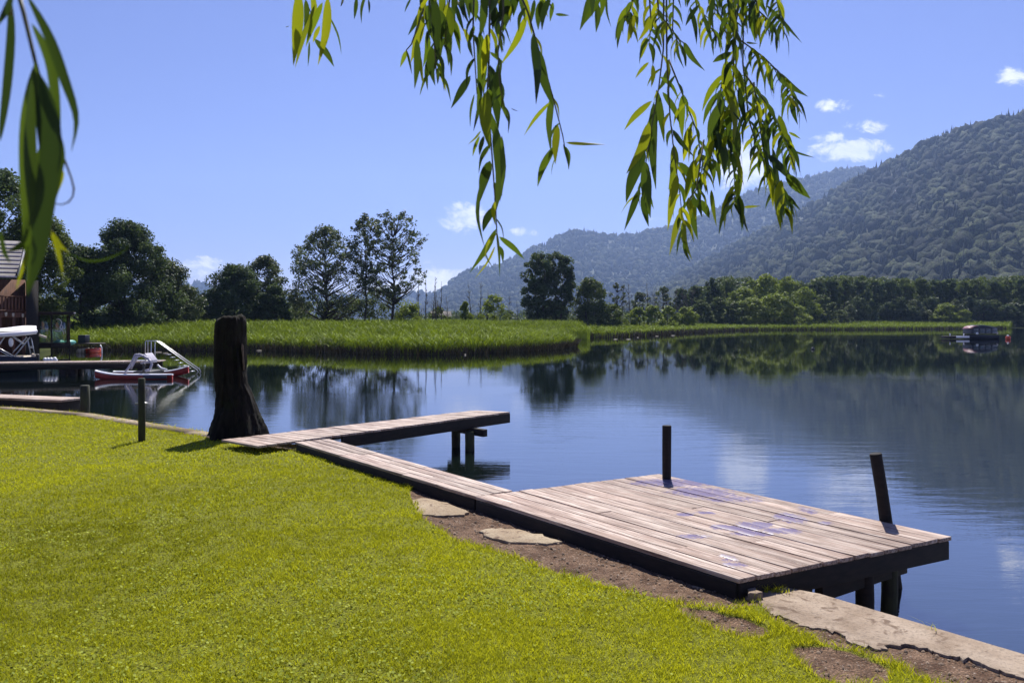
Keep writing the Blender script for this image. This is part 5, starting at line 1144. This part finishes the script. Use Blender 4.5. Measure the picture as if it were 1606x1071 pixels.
    L10 = [(810,290,930,382,38),(850,380,912,455,20),(870,390,895,495,20),(770,20,905,165,18),(700,60,725,165,24),(735,10,720,100,30),(740,240,760,330,20),(780,260,800,370,22),(690,170,735,175,10),(640,150,640,230,22)]
    branch('branch arching right with dark narrow leaves', 2.0, Z9, L10, [[(640,-60),(650,150),(760,230),(850,320),(880,400)],[(720,-60),(735,40),(800,100)],[(800,-60),(820,40),(835,120)],[(690,-60),(700,20),(720,60)]], [(0,.35,30,120,20,.5),(1,0,22,110,22,.6),(2,0,20,110,20,.5),(3,0,16,110,24,.5)], pale=.2, seed=11)
    branch('short upper fringe of leaves above the right group', 1.9, Z9, [(520,60,560,190,22),(465,30,490,170,18),(560,-20,560,120,20),(600,20,620,130,26),(500,20,450,100,18)], [[(460,-60),(500,20),(540,100),(580,160)],[(560,-60),(565,60)],[(610,-60),(620,60),(600,120)],[(330,-60),(340,60),(380,100)]], [(0,0,16,100,20,.5),(1,0,12,90,20,.5),(2,0,14,110,26,.5),(3,0,14,100,24,.6)], pale=.25, seed=12)
    # near blurred branch at the left edge
    Yn = .46; k = .4108; cv = lambda a, c, y=Yn: px(a*k, c*k, y); tw = MB(); lf = MB(); pf = MB()
    near = [([(100,-20),(180,130),(240,290),(290,450),(272,580)],52,.2,0),([(135,240),(105,450),(95,700),(90,900)],76,.9,0),([(120,90),(190,250),(215,480),(215,520)],60,.6,0),([(150,280),(195,500),(165,800),(140,1000),(105,1130)],96,.1,0),
            ([(215,490),(228,620),(190,780)],46,.2,0),([(240,650),(215,710),(203,780)],44,.8,1),([(190,880),(222,930),(265,965)],30,.9,1),([(265,968),(330,995),(400,990),(470,960),(492,935)],13,.2,0),([(195,880),(222,960),(243,1060)],26,.9,1),
            ([(120,860),(90,930),(20,965)],44,.5,0),([(100,960),(85,1020),(60,1110)],26,.7,1),([(35,-30),(40,120),(25,330),(5,490),(0,540)],48,.1,0),([(45,-30),(20,40),(-20,110)],44,.1,0),([(0,880),(15,960),(40,1005)],26,.3,0),([(150,560),(140,760),(120,960),(100,1120)],60,.5,0),([(110,760),(100,900),(105,1000)],50,.7,0),([(130,230),(165,450),(190,640),(180,820),(150,960)],84,.0,0),([(170,400),(212,560),(212,700),(182,860)],62,.15,0),([(140,700),(112,900),(112,1090)],70,.1,0),([(120,300),(110,560),(125,800),(130,930)],70,.35,0)]
    r = random.Random(3)
    for pts, w, tn, pl in near:
        ya = Yn+r.uniform(-.03, .03); leaf_path(pf if pl else lf, [cv(a, c, ya) for a, c in pts], w*.85*k/FPX*Yn, r.uniform(-.3, .3), tn, n=14)
    tw.tube([cv(60,-60), cv(90,50), cv(135,240), cv(190,450), cv(225,560), cv(250,620), cv(272,680), cv(282,720), cv(278,750), cv(262,772), cv(235,782), cv(205,777)], [.0014,.0013,.0011,.0009,.0008,.0007,.0006,.0006,.0005,.0005,.0004,.0004,.0003], 6); tw.tube([cv(30,-60), cv(38,20), cv(40,60)], .001, 6); tw.tube([cv(190,450), cv(205,700), cv(190,900)], .0009, 6)
    b_ = tw.build('hanging_branch', M_TWIG, t); b_['label'] = 'blurred close branch at the left edge'
    lf.build('leaves', F_WILLOW, b_, smooth=True, data_loc=False); pf.build('pale_leaves', F_YELLOW, b_, smooth=True, data_loc=False)
willow()

# ------------------------------------------------------------------ haze
mb = MB(); mb.cube((-3700,-60,-3), (4300,4700,900)); hz = mb.build('haze', None or M_HILL)
m = bpy.data.materials.new('haze_air'); m.use_nodes = True; t = NT(m.node_tree); t.n.clear()
pv = t.a('ShaderNodeVolumePrincipled', {'Color': (.39,.55,.93,1), 'Density': .000125, 'Anisotropy': .35}); o = t.n.new('ShaderNodeOutputMaterial'); t.l.new(pv.outputs[0], o.inputs['Volume'])
hz.data.materials.clear(); hz.data.materials.append(m); tag(hz, kind='stuff'); hz['label'] = 'thin blue summer haze filling the valley air'; hz['category'] = 'haze'
